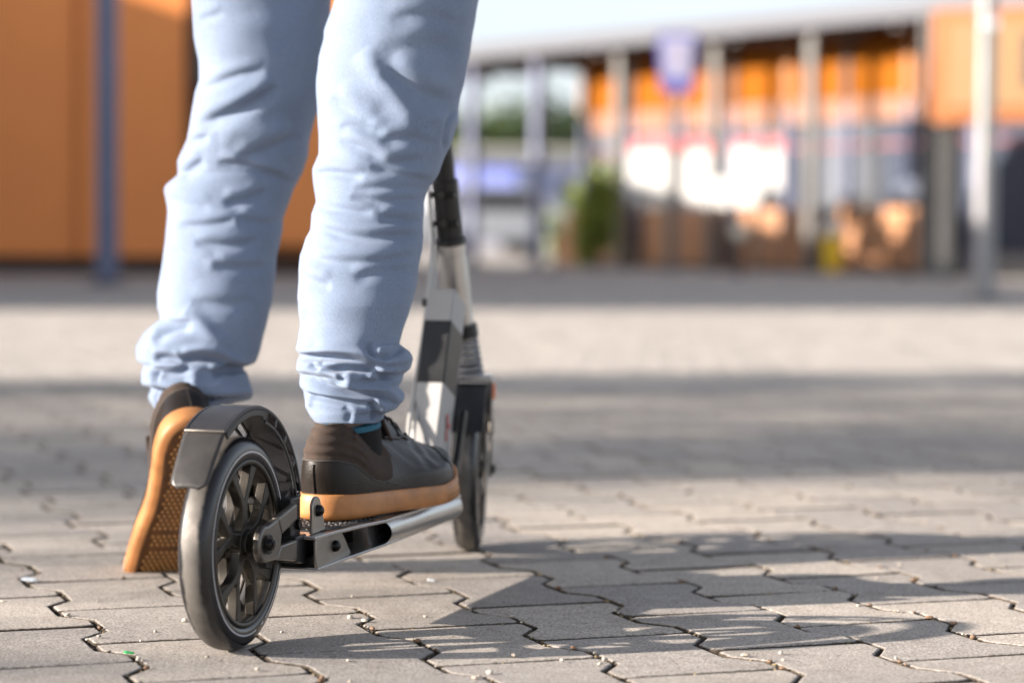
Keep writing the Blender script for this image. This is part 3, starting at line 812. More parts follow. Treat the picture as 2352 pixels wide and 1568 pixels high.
    Fc = np.stack([i * nc + j, i * nc + j2, (i + 1) * nc + j2, (i + 1) * nc + j], 2).reshape(-1, 4)
    return A, Fc

LL = [(430, -450), (432, -200), (441.5, 0), (447, 91), (457, 139), (460, 187), (449, 216), (441.5, 264), (434, 311), (434, 322), (418, 351.5), (408.6, 373.5), (410, 403), (383, 427), (379, 439), (387, 487), (383, 527), (382, 555), (371, 621.5), (363, 675.5), (363, 707), (374, 736), (335, 761), (312, 796), (316, 828), (333, 837), (325, 859.6), (328, 875), (343, 891), (343, 917), (355, 939), (368, 948)]
LR = [(800, -450), (775, -200), (760, 0), (754, 100), (746, 200), (729, 252), (714, 304), (709, 322), (707, 359), (696, 392), (674, 432), (663, 465), (649, 502), (648, 531), (642.6, 555), (634.7, 586.6), (631.5, 637), (623.5, 694.5), (611, 745), (598, 802), (585.5, 831), (569.6, 840.5), (553, 842), (568, 856), (576, 882), (580.7, 904), (572, 918), (536, 924), (520, 935), (510, 948)]
RL = [(760, -450), (764, -200), (771, 0), (745.5, 73), (743.7, 95), (732.7, 135.5), (727, 183), (729, 256), (732, 311), (733.4, 355), (718, 392), (720, 425), (722, 440), (727, 465), (716, 494), (714.4, 530), (703, 550), (688.6, 586.6), (686.4, 644), (684, 707), (688.6, 751.7), (681, 800), (687, 814), (682, 831), (684, 850), (687.7, 863), (692, 891), (697, 907), (700, 932.6), (712, 952), (724, 966)]
RR = [(1150, -450), (1125, -200), (1099, 0), (1088, 66), (1075, 146.5), (1058.6, 220), (1053, 249), (1053, 278), (1036.6, 329.6), (1022, 359), (1007, 399), (981.7, 435.8), (974.4, 465), (972.5, 502), (970.7, 574), (961.6, 612), (956.8, 659.6), (937.8, 723), (925, 758), (917, 790), (941, 805.6), (949, 821.5), (941, 847), (927, 856), (925, 872), (916, 885), (928, 904), (928, 917), (908, 939), (886, 943), (881, 955), (876, 966)]
mm = .001
SL = [  # left leg creases (negative = valley) and ridges
    ([(465, 58), (500, 50), (530, 45)], -1.5 * mm, 7),
    ([(465, 212), (509, 201), (564, 183), (623, 172)], -2.6 * mm, 8),
    ([(470, 291), (550, 266), (608, 236), (655, 207)], -5.5 * mm, 10),
    ([(520, 320), (600, 308), (675, 297)], 3.0 * mm, 16),
    ([(425, 353), (455, 330), (495, 320)], -3.2 * mm, 7),
    ([(560, 366), (600, 358), (640, 340), (690, 309)], -5.0 * mm, 10),
    ([(428, 407), (455, 390), (484, 370)], -3.2 * mm, 8),
    ([(517, 377), (579, 384), (637, 403), (680, 422)], -4.0 * mm, 7),
    ([(530, 466), (582, 459), (625, 436)], -4.0 * mm, 8),
    ([(395, 455), (440, 470), (500, 478)], -2.0 * mm, 9),
    ([(418, 521), (491, 517), (555, 507)], -3.0 * mm, 7),
    ([(560, 500), (610, 512), (645, 508)], -3.0 * mm, 7),
    ([(465, 557), (549, 561), (605, 552)], -3.6 * mm, 7),
    ([(506, 604), (557, 612), (625, 609)], -3.4 * mm, 8),
    ([(395, 575), (450, 590), (500, 600)], -1.8 * mm, 10),
    ([(455, 690), (541, 693), (600, 686)], -2.2 * mm, 9),
    ([(368, 778), (390, 762), (418, 749), (458, 744)], -7 * mm, 9),
    ([(436, 712), (470, 735), (498, 762), (540, 797)], 6 * mm, 13),
    ([(330, 800), (400, 775), (470, 780), (520, 800)], 4 * mm, 16),
    ([(368, 819), (398, 814), (430, 819)], -6 * mm, 5),
    ([(420, 823), (478, 813), (520, 821), (556, 838), (580, 840)], -9.5 * mm, 6),
    ([(362, 846), (400, 848), (430, 845), (450, 836)], -8 * mm, 5),
    ([(372, 850), (378, 862), (380, 870)], -4 * mm, 4),
    ([(500, 852), (526, 843), (552, 848)], -7 * mm, 6),
    ([(455, 846), (462, 862), (455, 880)], 3.5 * mm, 9),
    ([(333, 866), (350, 862), (380, 872)], 3 * mm, 8),
    ([(330, 889), (385, 891), (430, 897), (478, 906), (530, 911), (585, 910)], -9 * mm, 6, 'full'),
    ([(440, 870), (500, 885), (565, 885)], 3.5 * mm, 13),
]
for k in range(11):
    u_ = 352 + k * 14.5; SL.append(([(u_, 896), (u_ + 3, 915), (u_ + 6, 945)], -2.6 * mm, 3.2, 'full'))
SR = [
    ([(840, 130), (872, 178), (915, 230), (967, 304)], 6.0 * mm, 17),
    ([(894, 170), (940, 200), (985, 222), (1045, 236)], -5 * mm, 14),
    ([(870, 140), (960, 120), (1060, 110)], -2.5 * mm, 20),
    ([(905, 60), (990, 50), (1080, 78)], -2.5 * mm, 12),
    ([(770, 232), (820, 271), (870, 292)], -3.4 * mm, 12),
    ([(784, 304), (820, 297), (894, 311)], -2.2 * mm, 8),
    ([(1049, 249), (1029, 286), (1022, 322), (1025, 350)], -3.5 * mm, 3.2),
    ([(995, 262), (1018, 300), (1020, 330)], 2.5 * mm, 9),
    ([(788, 328), (857, 352), (901, 377), (975, 372)], -4.0 * mm, 9),
    ([(880, 330), (950, 322), (1010, 340)], -3.0 * mm, 9),
    ([(722, 404), (766, 398), (845, 411)], -3.5 * mm, 7),
    ([(860, 386), (930, 406), (995, 417)], -3.6 * mm, 8),
    ([(820, 440), (894, 432), (985, 436)], -2.6 * mm, 8),
    ([(815, 455), (894, 461), (978, 458)], -3.6 * mm, 7),
    ([(728, 472), (784, 480), (865, 488)], -3.4 * mm, 7),
    ([(880, 499), (925, 503), (972, 508)], -3.4 * mm, 7),
    ([(742, 522), (802, 538), (875, 543), (970, 534)], -4.0 * mm, 7),
    ([(705, 575), (747, 594), (827, 600), (890, 596), (963, 583)], -3.6 * mm, 8),
    ([(694, 628), (731, 645), (770, 650)], -3 * mm, 8),
    ([(822, 636), (874, 621), (956, 615)], -3 * mm, 9),
    ([(690, 690), (692, 722), (691, 756)], -4 * mm, 4),
    ([(735, 790), (800, 786), (850, 792)], 2.5 * mm, 14),
    ([(676, 815), (719, 813.5), (755, 812), (785, 814), (829, 821), (873, 832), (912, 838)], -9.5 * mm, 5.5),
    ([(857, 782), (861, 802), (873, 814), (897, 812), (915, 800), (926, 770)], -7.5 * mm, 6),
    ([(895, 820), (925, 818), (944, 826)], 4 * mm, 9),
    ([(750, 841), (785, 839), (818, 837), (862, 841), (886, 854), (925, 859)], -8.5 * mm, 5),
    ([(722, 828), (731, 836), (745, 842)], -6 * mm, 4.5),
    ([(676, 859), (719, 858), (763, 861.5), (786, 868), (803, 861)], -8 * mm, 5),
    ([(800, 848), (812, 862), (800, 878)], 4 * mm, 9),
    ([(840, 858), (856, 872), (885, 866), (905, 858)], -5 * mm, 8),
    ([(715, 866), (763, 878), (796, 889), (829, 896), (873, 899), (897, 911), (912, 928)], -8.5 * mm, 5),
    ([(683, 893), (730, 902.5), (774, 909), (818, 915.6), (870, 920)], -6.5 * mm, 4.5),
    ([(860, 914), (868, 931), (864, 960)], -7 * mm, 4.5, 'full'),
    ([(702, 894), (705, 910), (707, 930)], -6 * mm, 4.5, 'full'),
    ([(800, 925), (812, 940), (806, 962)], -1.8 * mm, 5, 'full'),
    ([(880, 925), (900, 930), (905, 922)], 3 * mm, 7),
]
A1, F1 = leg_mesh('l', LL, LR, [(-450, 2.80), (-200, 2.87), (0, 2.90), (400, 2.93), (700, 2.89), (948, 2.845)], [(-450, .10), (-200, .095), (0, .088), (400, .072), (650, .068), (800, .064), (880, .058), (905, .048), (948, .044)], SL, -450, 948, 3, 890)
A2, F2 = leg_mesh('r', RL, RR, [(-450, 2.76), (-200, 2.74), (0, 2.71), (400, 2.66), (700, 2.60), (966, 2.565)], [(-450, .10), (-200, .092), (0, .086), (400, .072), (650, .066), (860, .060), (905, .050), (966, .043)], SR, -450, 966, 9, 905)
# seat of the trousers closing both legs above the picture
Vs = []; Fs = []; nc = 64
prof = [(1.03, .0, .135, .105), (1.04, 0, .160, .118), (.98, 0, .185, .130), (.90, 0, .195, .135), (.84, 0, .190, .130), (.79, 0, .17, .115), (.77, 0, .12, .07), (.765, 0, .02, .02)]
cx_, cy_ = P(792, -250, 2.80).x, 2.80
for z, _, a_, b_ in prof:
    for k in range(nc):
        t = 2 * math.pi * k / nc; Vs.append((cx_ + a_ * math.cos(t), cy_ + b_ * math.sin(t), z))
for i in range(len(prof) - 1):
    for k in range(nc): Fs.append((i * nc + k, i * nc + (k + 1) % nc, (i + 1) * nc + (k + 1) % nc, (i + 1) * nc + k))
A = np.concatenate([A1, A2, np.array(Vs)]) - np.array(person.location)
FF = F1.tolist() + (F2 + len(A1)).tolist() + [tuple(i + len(A1) + len(A2) for i in f) for f in Fs]
trousers = mesh_obj('trousers', A.tolist(), FF, M_DENIM, person); trousers['label'] = 'light blue jeans gathered in folds at the ankles'

# ---- body inside the clothes
body_me = bpy.data.meshes.new('body')
hip = Vector((cx_, cy_, .95))
bv = [hip, hip + Vector((0, 0, .10)), Vector((-.292, 2.87, .80)), Vector((-.325, 2.925, .50)), Vector((-.362, 2.840, .200)), Vector((-.378, 2.842, .135)),
      Vector((-.130, 2.74, .80)), Vector((-.155, 2.66, .54)), Vector((-.172, 2.560, .235)), Vector((-.176, 2.560, .158)), Vector((-.392, 2.855, .10)), Vector((-.165, 2.575, .125))]
be = [(0, 1), (0, 2), (2, 3), (3, 4), (4, 5), (0, 6), (6, 7), (7, 8), (8, 9), (5, 10), (9, 11)]
rad = [.10, .10, .055, .042, .027, .018, .055, .042, .026, .016, .012, .012]
pl_ = Vector(person.location)
body_me.from_pydata([tuple(p - pl_) for p in bv], be, []); body_me.materials.append(M_SKIN)
body = bpy.data.objects.new('body', body_me); COL.objects.link(body); body.parent = person
sk = body.modifiers.new('skin', 'SKIN')
for k, r_ in enumerate(rad): body_me.skin_vertices[0].data[k].radius = (r_, r_)
body_me.skin_vertices[0].data[0].use_root = True
ss = body.modifiers.new('sub', 'SUBSURF'); ss.levels = 2; ss.render_levels = 2

# ------------------------------------------------------------------ shoes
M_LEATH = mat('black_leather', (.017, .0125, .010), .36, noise_s=30, noise_a=.3, bump_s=420, bump_h=.45, dist=.0008, spec=.24)
M_SUEDE = mat('brown_lining', (.042, .026, .018), .92, noise_s=120, noise_a=.3, bump_s=1400, bump_h=.7, dist=.0006)
M_INNER = mat('shoe_inside', (.012, .008, .006), .95)
M_SOLE = mat('tan_rubber', (.41, .175, .055), .5, noise_s=42, noise_a=.26, bump_s=300, bump_h=.1, Subsurface_Weight=.08)
M_SOLED = mat('amber_outsole', (.13, .050, .012), .42, noise_s=60, noise_a=.35, Subsurface_Weight=.05)
M_LACE = mat('black_lace', (.015, .013, .013), .8)
M_STIT = mat('dark_stitch', (.05, .045, .04), .7)
SHL = .285
OUT = [(.000, .000), (.004, -.017), (.018, -.030), (.045, -.0365), (.09, -.0375), (.13, -.0410), (.17, -.0475), (.205, -.0500), (.235, -.0450), (.262, -.0320), (.278, -.0150), (.2855, .004), (.280, .022), (.262, .036), (.235, .0445), (.20, .0465), (.16, .0420), (.12, .0350), (.08, .0335), (.045, .0345), (.018, .0290), (.004, .0165)]
def resample(pts, n):
    pts = [Vector((p[0], p[1], 0)) for p in catmull([(a, b, 0) for a, b in pts], 10, True)]
    L = [0]
    for i in range(len(pts)): L.append(L[-1] + (pts[(i + 1) % len(pts)] - pts[i]).length)
    out = []
    for k in range(n):
        t = L[-1] * k / n
        i = max(j for j in range(len(L) - 1) if L[j] <= t)
        a = pts[i]; b_ = pts[(i + 1) % len(pts)]; f = (t - L[i]) / max(1e-9, L[i + 1] - L[i]); out.append(a.lerp(b_, f))
    return out
NO = 128
OUTL = resample(OUT, NO)
def sole_top(x): return float(np.interp(x, [0, .05, .12, .2, .25, .275, .29], [.0290, .0275, .0255, .0240, .0265, .0340, .0350]))
def toe_spring(x): return float(np.interp(x, [0, .20, .25, .285], [0, 0, .003, .011]))
def shoe(label, Mx, bend=0.0, tread=True):
    root = bpy.data.objects.new('shoe', bpy.data.meshes.new('shoe')); 
    def bnd(p):
        x, y, z = p
        if bend == 0: return (x, y, z)
        xb0, xb1 = .195, .245
        n = 12; cx, cz, a = xb0, 0.0, 0.0
        if x <= xb0: return (x, y, z)
        end = min(x, xb1); ds = (end - xb0) / n
        for i in range(n):
            a = bend * ((xb0 + (i + .5) * ds - xb0) / (xb1 - xb0)) ; cx += ds * math.cos(a); cz += ds * math.sin(a)
        a = bend * (end - xb0) / (xb1 - xb0)
        if x > xb1: cx += (x - xb1) * math.cos(a); cz += (x - xb1) * math.sin(a)
        return (cx - z * math.sin(a), y, cz + z * math.cos(a))
    T = lambda V: [bnd(p) for p in V]
    def seam(x, y):   # boundary height (k) between leather and collar
        return np.interp(x, [-.01, .01, .03, .06, .085, .105, .125, .14], [.52, .52, .50, .32, .25, .32, .72, 1.2])
    # upper: rings from the welt to the opening
    NK = 40; K0 = 20; V = []; Fu = []; mi = []
    oc = Vector((.066, -.001)); oa, ob = .060, .0265
    H = lambda x: float(np.interp(x, [.004, .02, .045, .068, .09, .115, .13], [.0745, .0755, .066, .0505, .0480, .0640, .0760]))
    rim = []
    for k in range(NK + 1):
        for i, p in enumerate(OUTL):
            sm_ = seam(p.x, p.y); sm_ = .55 if sm_ > .98 else float(sm_)
            kk = sm_ * k / K0 if k <= K0 else sm_ + (1 - sm_) * (k - K0) / (NK - K0)
            B = Vector((p.x * .985 + .002, p.y * .955)); th = math.atan2((B.y - oc.y) / ob, (B.x - oc.x) / oa)
            Tt = Vector((oc.x + oa * math.cos(th), oc.y + ob * math.sin(th)))
            if Tt.x > .118: Tt.x = .118 + (Tt.x - .118) * .9
            d = (B - Tt).length; w = min(1, max(0, (d - .012) / .07)); h = H(Tt.x)
            f1 = kk ** 1.6; g1 = kk
            # bulge the heel and the sides a little
            q = min(kk / .30, 1) * math.pi / 2; e_ = max(0, (kk - .30) / .70)
            f2 = .10 * (1 - math.cos(q)) + .90 * e_; z2 = .021 * math.sin(q) + (h - .021) * (e_ ** 1.55)
            pos = B.lerp(Tt, f1 * (1 - w) + f2 * w); z = (h * g1) * (1 - w) + z2 * w
            nout = (B - Vector((.12, 0))); 
            bul = .0025 * math.sin(math.pi * min(1, kk * 1.1)) * (1 - w)
            nd = (B - oc).normalized(); pos = pos + nd * bul
            if B.x < .03: pos.x -= .0035 * math.sin(math.pi * kk) * (1 - B.x / .03) - .006 * kk ** 3
            # flex creases over the ball
            if .15 < pos.x < .25 and kk > .25: z += -.0012 * math.cos((pos.x - .15) * 210 + 14 * pos.y) * min(1, (kk - .25) * 4) * (1 - abs(pos.x - .2) / .05)
            V.append((pos.x, pos.y, z + sole_top(B.x) - .003 + toe_spring(B.x) * .8))
    # rolled rim and inside wall
    for (dr, dz) in ((.0, .0018), (-.0035, .0022), (-.006, -.002), (-.0065, -.018), (-.006, -.045)):
        for i in range(NO):
            x, y, z = V[NK * NO + i]; dd = Vector((x - oc.x, y - oc.y)); L_ = max(1e-6, dd.length); dd /= L_
            V.append((x + dd.x * dr, y + dd.y * dr, z + dz))
    rows = NK + 6
    up = []; co = []; ins = []
    for k in range(rows - 1):
        for i in range(NO):
            j = (i + 1) % NO; f = (k * NO + i, k * NO + j, (k + 1) * NO + j, (k + 1) * NO + i)
            B = OUTL[i]
            if k >= NK + 2: ins.append(f)
            elif (k >= K0 and seam(B.x, B.y) <= .98) or k >= NK: co.append(f)
            else: up.append(f)
    # padded collar: push its vertices out a little with two soft rolls
    V2 = [Vector(v) for v in V]
    for k in range(NK + 1):
        for i in range(NO):
            B = OUTL[i]; s_ = seam(B.x, B.y)
            if k > K0 and s_ <= .98:
                t = (k - K0) / (NK - K0); dd = Vector((V2[k * NO + i].x - oc.x, V2[k * NO + i].y - oc.y, 0)).normalized()
                V2[k * NO + i] += dd * (-.0008 + .0034 * math.sin(math.pi * min(1, t * 1.02)) ** .6 + (.0010 * math.cos(t * 22) if B.x < .05 and t < .9 else 0))
    VB = T(V2); VA = T(V)
    def sub(faces, src):
        ids = sorted({i for f in faces for i in f}); mp = {a: b_ for b_, a in enumerate(ids)}
        return [src[i] for i in ids], [tuple(mp[i] for i in f) for f in faces]
    vv, ff = sub(up, VA)
    me = root.data; me.from_pydata(vv, [], ff); me.materials.append(M_LEATH); me.polygons.foreach_set('use_smooth', [True] * len(ff)); me.update()
    root.name = 'shoe'; COL.objects.link(root); root.parent = person; root.matrix_local = PI_ @ Mx; root['label'] = label
    vv, ff = sub(co, VB); mesh_obj('collar', vv, ff, M_SUEDE, root)
    vv, ff = sub(ins, VB); mesh_obj('lining', vv, ff, M_INNER, root)
    # insole plug so no light shows through
    V_ = [(p.x * .97 + .003, p.y * .9, sole_top(p.x) - .004) for p in OUTL]; mesh_obj('insole', T(V_), [tuple(range(NO))], M_INNER, root)
    # heel seam ridge
    pts = [Vector(T([V[k * NO]])[0]) + Vector((-.0006, 0, 0)) for k in range(0, K0, 2)]
    tube('heel_seam', pts, .0011, M_LEATH, root, seg=8, n=2)
    seamline = []
    for i in list(range(-34, 35)):
        B = OUTL[i % NO]; k = K0
        if B.x < .112: seamline.append(Vector(VB[k * NO + i % NO]))
    tube('collar_stitch', seamline, .0010, M_STIT, root, seg=6, n=1)
    # quarter seam lines running forward on both sides
    for s_ in (1, -1):
        idx = sorted([i for i in range(NO) if .088 < OUTL[i].x < .142 and (OUTL[i].y > 0) == (s_ > 0)], key=lambda i: OUTL[i].x)
        pts = []
        for q, i in enumerate(idx):
            k = int(K0 * (.98 - .96 * (q / (len(idx) - 1)) ** 1.2) * min(1, seam(.086, 0) / max(.2, min(.55, seam(OUTL[i].x, 0))))); pts.append(Vector(VA[k * NO + i]))
        tube('side_seam', pts, .0009, M_STIT, root, seg=6, n=2)
    # toe cap seam across the upper
    pts = []
    for i in range(NO):
        if OUTL[i].x < .2395: continue
        col_ = [V[k * NO + i] for k in range(NK)]; k = min(range(NK), key=lambda q: abs(col_[q][0] - .2385))
        pts.append(Vector(VA[k * NO + i]) + Vector((0, 0, .0002)))
    if len(pts) > 4: tube('toe_seam', pts, .0010, M_STIT, root, seg=6, n=2)
    # sole side wall with rounded lower edge
    prof = [(-.006, 0, 0.0), (.0, 0, .0018), (.0022, 0, .005), (.0030, .3, 0), (.0026, .7, 0), (.0018, .95, 0), (.0002, 1.0, .0), (-.0035, 1.0, -.0006)]
    SV = []; SF = []
    for off, fr, zz in prof:
        for i in range(NO):
            a = OUTL[i - 1]; b_ = OUTL[(i + 1) % NO]; t = (b_ - a).normalized(); nn = Vector((t.y, -t.x))
            p = OUTL[i] + Vector((nn.x, nn.y, 0)) * off * (1 if True else 0)
            st = sole_top(OUTL[i].x); sp = toe_spring(OUTL[i].x)
            SV.append((p.x, p.y, sp + (zz if fr == 0 else st * fr + zz)))
    m = len(prof)
    for k in range(m - 1):
        for i in range(NO):
            j = (i + 1) % NO; SF.append((k * NO + i, k * NO + j, (k + 1) * NO + j, (k + 1) * NO + i))
    sole = mesh_obj('sole', T(SV), SF, M_SOLE, root)
    # recessed outsole
    VV = []; FF = []
    rr = [(-.006, 0), (-.0095, .0004), (-.0105, .0022), (-.02, .0022)]
    for off, dz in rr:
        for i in range(NO):
            a = OUTL[i - 1]; b_ = OUTL[(i + 1) % NO]; t = (b_ - a).normalized(); nn = Vector((t.y, -t.x))
            p = OUTL[i] + Vector((nn.x, nn.y, 0)) * off; VV.append((p.x, p.y, toe_spring(OUTL[i].x) + dz))
    for k in range(3):
        for i in range(NO):
            j = (i + 1) % NO; FF.append((k * NO + i, k * NO + j, (k + 1) * NO + j, (k + 1) * NO + i))
    # inner fill as strips across
    half = NO // 2
    for i in range(1, half):
        a, b_ = 3 * NO + i, 3 * NO + i + 1; c_, d_ = 3 * NO + (NO - i - 1) % NO, 3 * NO + (NO - i) % NO
        if i + 1 <= half: FF.append((a, b_, c_, d_))
    FF.append((3 * NO, 3 * NO + 1, 3 * NO + NO - 1))
    mesh_obj('outsole', T(VV), FF, M_SOLED, root)
    if tread:
        iu = bmesh.new(); bmesh.ops.create_uvsphere(iu, u_segments=8, v_segments=5, radius=1.0)
        sv = [v.co.copy() for v in iu.verts]; sf = [tuple(v.index for v in f.verts) for f in iu.faces]; iu.free()
        TV = []; TF = []
        hwf = lambda x, s_: float(np.interp(x, [p[0] for p in (OUT[1:12] if s_ < 0 else OUT[:10:-1])], [abs(p[1]) for p in (OUT[1:12] if s_ < 0 else OUT[:10:-1])]))
        lim = lambda x, y: abs(y) < hwf(x, -1 if y < 0 else 1) - .013
        for ix in range(60):
            for iy in range(-10, 11):
                x = .016 + ix * .0058; y = iy * .0060 + (.0030 if ix % 2 else 0)
                if x > .272 or not lim(x, y): continue
                if .196 < x < .2: continue
                big = .0019
                if .150 < x < .158 or .178 < x < .184: continue
                o_ = len(TV)
                for v in sv: TV.append((x + v.x * big, y + v.y * big, .0019 + toe_spring(x) + v.z * .0023))
                TF += [tuple(i + o_ for i in f) for f in sf]
        tr = mesh_obj('tread_pattern', T(TV), TF, M_SOLE if False else mat('amber_tread', (.50, .25, .08), .4), root); tr['kind'] = 'stuff'
    # fine vertical ribs on the wall: toe bumper and heel badge
    RV = []; RF = []
    for i in list(range(44, 60)) + list(range(68, 86)) + list(range(100, 108)):
        p = OUTL[i]; a = OUTL[i - 1]; b_ = OUTL[(i + 1) % NO]; t = (b_ - a).normalized(); nn = Vector((t.y, -t.x, 0)); t3 = Vector((t.x, t.y, 0))
        for off in (0, .5):
            pc = p.lerp(OUTL[(i + 1) % NO], off); z0, z1 = (.006, .017) if i < 100 and i > 60 else (.005, .012)
            o_ = len(RV); sp = toe_spring(p.x)
            for (s1, n1, z) in ((-.0005, .0022, z0), (.0005, .0022, z0), (.0005, .0022, z1), (-.0005, .0022, z1), (0, .0040, z0), (0, .0040, z1)):
                q = pc + t3 * s1 + nn * n1; RV.append((q.x, q.y, z + sp))
            RF += [(o_, o_ + 4, o_ + 5, o_ + 3), (o_ + 4, o_ + 1, o_ + 2, o_ + 5), (o_ + 3, o_ + 5, o_ + 2), (o_, o_ + 1, o_ + 4)]
    tag(mesh_obj('sole_ribs', T(RV), RF, M_SOLE, sole if False else root), kind='stuff')
    # tongue, eyestays and laces
    VT = []; FT = []
    for a in range(10):
        t = a / 9; x = .160 - .050 * t - .004 * t * t; z = .064 + .052 * t
        for b_ in range(9):
            s_ = b_ / 8 * 2 - 1; w = .020 + .007 * t
            VT.append((x - .006 * (1 - s_ * s_) * 0 + .010 * s_ * s_ * -1, s_ * w, z + sole_top(.14) * 0 + .004 - .008 * s_ * s_ + (.004 if t > .85 else 0)))
    for a in range(9):
        for b_ in range(8): q = a * 9 + b_; FT.append((q, q + 1, q + 10, q + 9))
    o = mesh_obj('tongue', T(VT), FT, M_SUEDE, root); sd = o.modifiers.new('s', 'SOLIDIFY'); sd.thickness = .005; sb = o.modifiers.new('b', 'SUBSURF'); sb.levels = 1; sb.render_levels = 1
    # eyestay ridges and laces laid on the sampled surface of the upper
    arr = np.array([tuple(v) for v in V[:NK * NO]])
    def near_top(x, y):
        d_ = (arr[:, 0] - x) ** 2 + (arr[:, 1] - y) ** 2 + np.where(arr[:, 2] < .045, 1, 0); q = int(np.argmin(d_)); return Vector((x, y, arr[q, 2]))
    xs_ = [.116, .128, .140, .152, .164, .176]
    for s_ in (-1, 1):
        pts = [near_top(x, s_ * (.019 - .004 * k / 5)) + Vector((0, 0, .0008)) for k, x in enumerate(xs_)]
        pts.append(near_top(.184, s_ * .008) + Vector((0, 0, .0006)))
        tube('eyestay_edge', T(pts), .0020, M_LEATH, root, seg=8, n=4)
    for k, x in enumerate(xs_[:5]):
        a_ = near_top(x + .006, -.016); b_ = near_top(x + .006, .016); c_ = near_top(x + .006, 0)
        tube('lace', T([a_ + Vector((0, 0, -.001)), a_ + Vector((.0, .004, .0035)), c_ + Vector((.001, 0, .0045)), b_ + Vector((0, -.004, .0035)), b_ + Vector((0, 0, -.001))]), .0021, M_LACE, root, seg=8, n=4)
    return root
# right shoe, on the deck
deck_z = .1000
RM = Matrix.Translation((-.203, 2.488, deck_z)) @ Matrix.Rotation(math.radians(63.5), 4, 'Z') @ Matrix.Scale(.968, 4)
shoe('right shoe standing flat on the scooter deck', RM, 0, False)
# left shoe, on its toes, sole toward the camera
fwd = Vector((-.195, .45, -.87)).normalized(); upv = Vector((-.30, .83, .46)); upv = (upv - fwd * upv.dot(fwd)).normalized(); yv = upv.cross(fwd)
LM = Matrix.Translation((-.355, 2.722, .1840)) @ Matrix((fwd, yv, upv)).transposed().to_4x4() @ Matrix.Diagonal((1, 1.07, 1, 1))
shoe('left shoe pushed up on its toes with the tan sole showing', LM, math.radians(50), True)
# blue socks: tube blackened for the shade inside the shoe, top edge left blue
for pts, r_ in (([(-.168, 2.566, .140), (-.170, 2.564, .170), (-.172, 2.562, .1905)], .0330), ([(-.402, 2.850, .120), (-.390, 2.848, .150), (-.378, 2.845, .176)], .0290)):
    s_ = tube('sock', [Vector(p) - pl_ for p in pts], r_, M_SOCKD, person, seg=40, n=6)
    e0, e1 = Vector(pts[1]), Vector(pts[2]); d_ = (e1 - e0).normalized()
    tube('sock_edge', [e1 - pl_ - d_ * .001, e1 - pl_ + d_ * .002, e1 - pl_ + d_ * .0045], r_ + .0008, M_SOCK, s_, seg=40, n=4)
# ------------------------------------------------------------------ background
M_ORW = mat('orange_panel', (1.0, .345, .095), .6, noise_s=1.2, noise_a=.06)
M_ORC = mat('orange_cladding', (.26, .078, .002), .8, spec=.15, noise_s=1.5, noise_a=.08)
M_BLUEG = mat('post_blue_grey', (.14, .16, .25), .5, noise_s=4, noise_a=.1)
M_GALV = mat('post_grey', (.16, .157, .15), .5, .3, noise_s=5, noise_a=.12)
M_DARK = mat('dark_frame', (.03, .028, .03), .5)
M_CEIL = mat('canopy_ceiling', (.16, .15, .15), .8, noise_s=2, noise_a=.15)
M_FASC = mat('canopy_fascia', (.085, .092, .11), .6)
M_GLASS = mat('window_glass', (.06, .072, .10), .08, Metallic=.0, IOR=1.6, Alpha=1.0)
M_INT = mat('interior_wall', (.45, .43, .43), .8, noise_s=2, noise_a=.3)
M_PINK = mat('pink_beige_band', (.24, .105, .055), .6)
M_WOOD = mat('brown_wood', (.46, .22, .10), .65, noise_s=6, noise_a=.25)
M_WHITE = mat('white_paint', (.42, .42, .41), .5)
M_REDH = mat('red_header', (.42, .05, .05), .5)
M_PURP = mat('sign_blue', (.13, .14, .50), .5)
M_CONC = mat('plinth_concrete', (.25, .23, .22), .85, noise_s=5, noise_a=.2)
def part_box(name, c, s, m, par, rz=0.0, bev=0):
    bm = bmesh.new(); add_box(bm, (0, 0, 0), s); o = bm_obj(name, bm, m, par, bevel=bev)
    o.location = c; o.rotation_euler = (0, 0, rz); return o
# ---- left orange building (camera-facing wall at Y = 23.2)
YB = 23.2
lb = empty('orange_building', (P(200, 624, YB).x, YB, 0)); tag(lb, 'orange panelled building at the left behind the blue grey post', 'building')
def LX(u, Y=YB): return P(u, 540, Y).x - lb.location.x
seams = [-900, -520, -160, 178, 432]
H_L = 3.4
for a, b_ in zip(seams[:-1], seams[1:]):
    x0, x1 = LX(a), LX(b_)
    part_box('wall_panel', ((x0 + x1) / 2, .06, .07 + H_L / 2), (x1 - x0 - .02, .10, H_L - .2), M_ORW, lb)
x0, x1 = LX(446), LX(560); part_box('window_panel', ((x0 + x1) / 2, .09, 2.7), (x1 - x0, .05, 1.75), mat('grey_green_glass', (.09, .095, .075), .3), lb)
part_box('door_panel', ((x0 + x1) / 2, .09, 1.05), (x1 - x0, .06, 1.5), mat('dark_red_panel', (.045, .014, .012), .5), lb)
x0, x1 = LX(566), LX(938); part_box('wall_panel', ((x0 + x1) / 2, .06, .18 + H_L / 2), (x1 - x0, .10, H_L - .2), M_ORW, lb)
for u in (178, 432, 562, 940): part_box('seam_strip', (LX(u), .0, 1.8), (.03, .05, 3.3), M_DARK if u > 400 else mat('orange_seam', (.40, .12, .02), .6), lb)
x0, x1 = LX(-900), LX(942)
part_box('plinth', ((x0 + x1) / 2, .07, .075), (x1 - x0, .11, .15), mat('dark_plinth', (.05, .035, .028), .8), lb)
part_box('back_volume', ((x0 + x1) / 2, .7, 1.8), (x1 - x0 - .05, 1.0, 3.55), mat('side_wall', (.3, .11, .03), .7), lb)
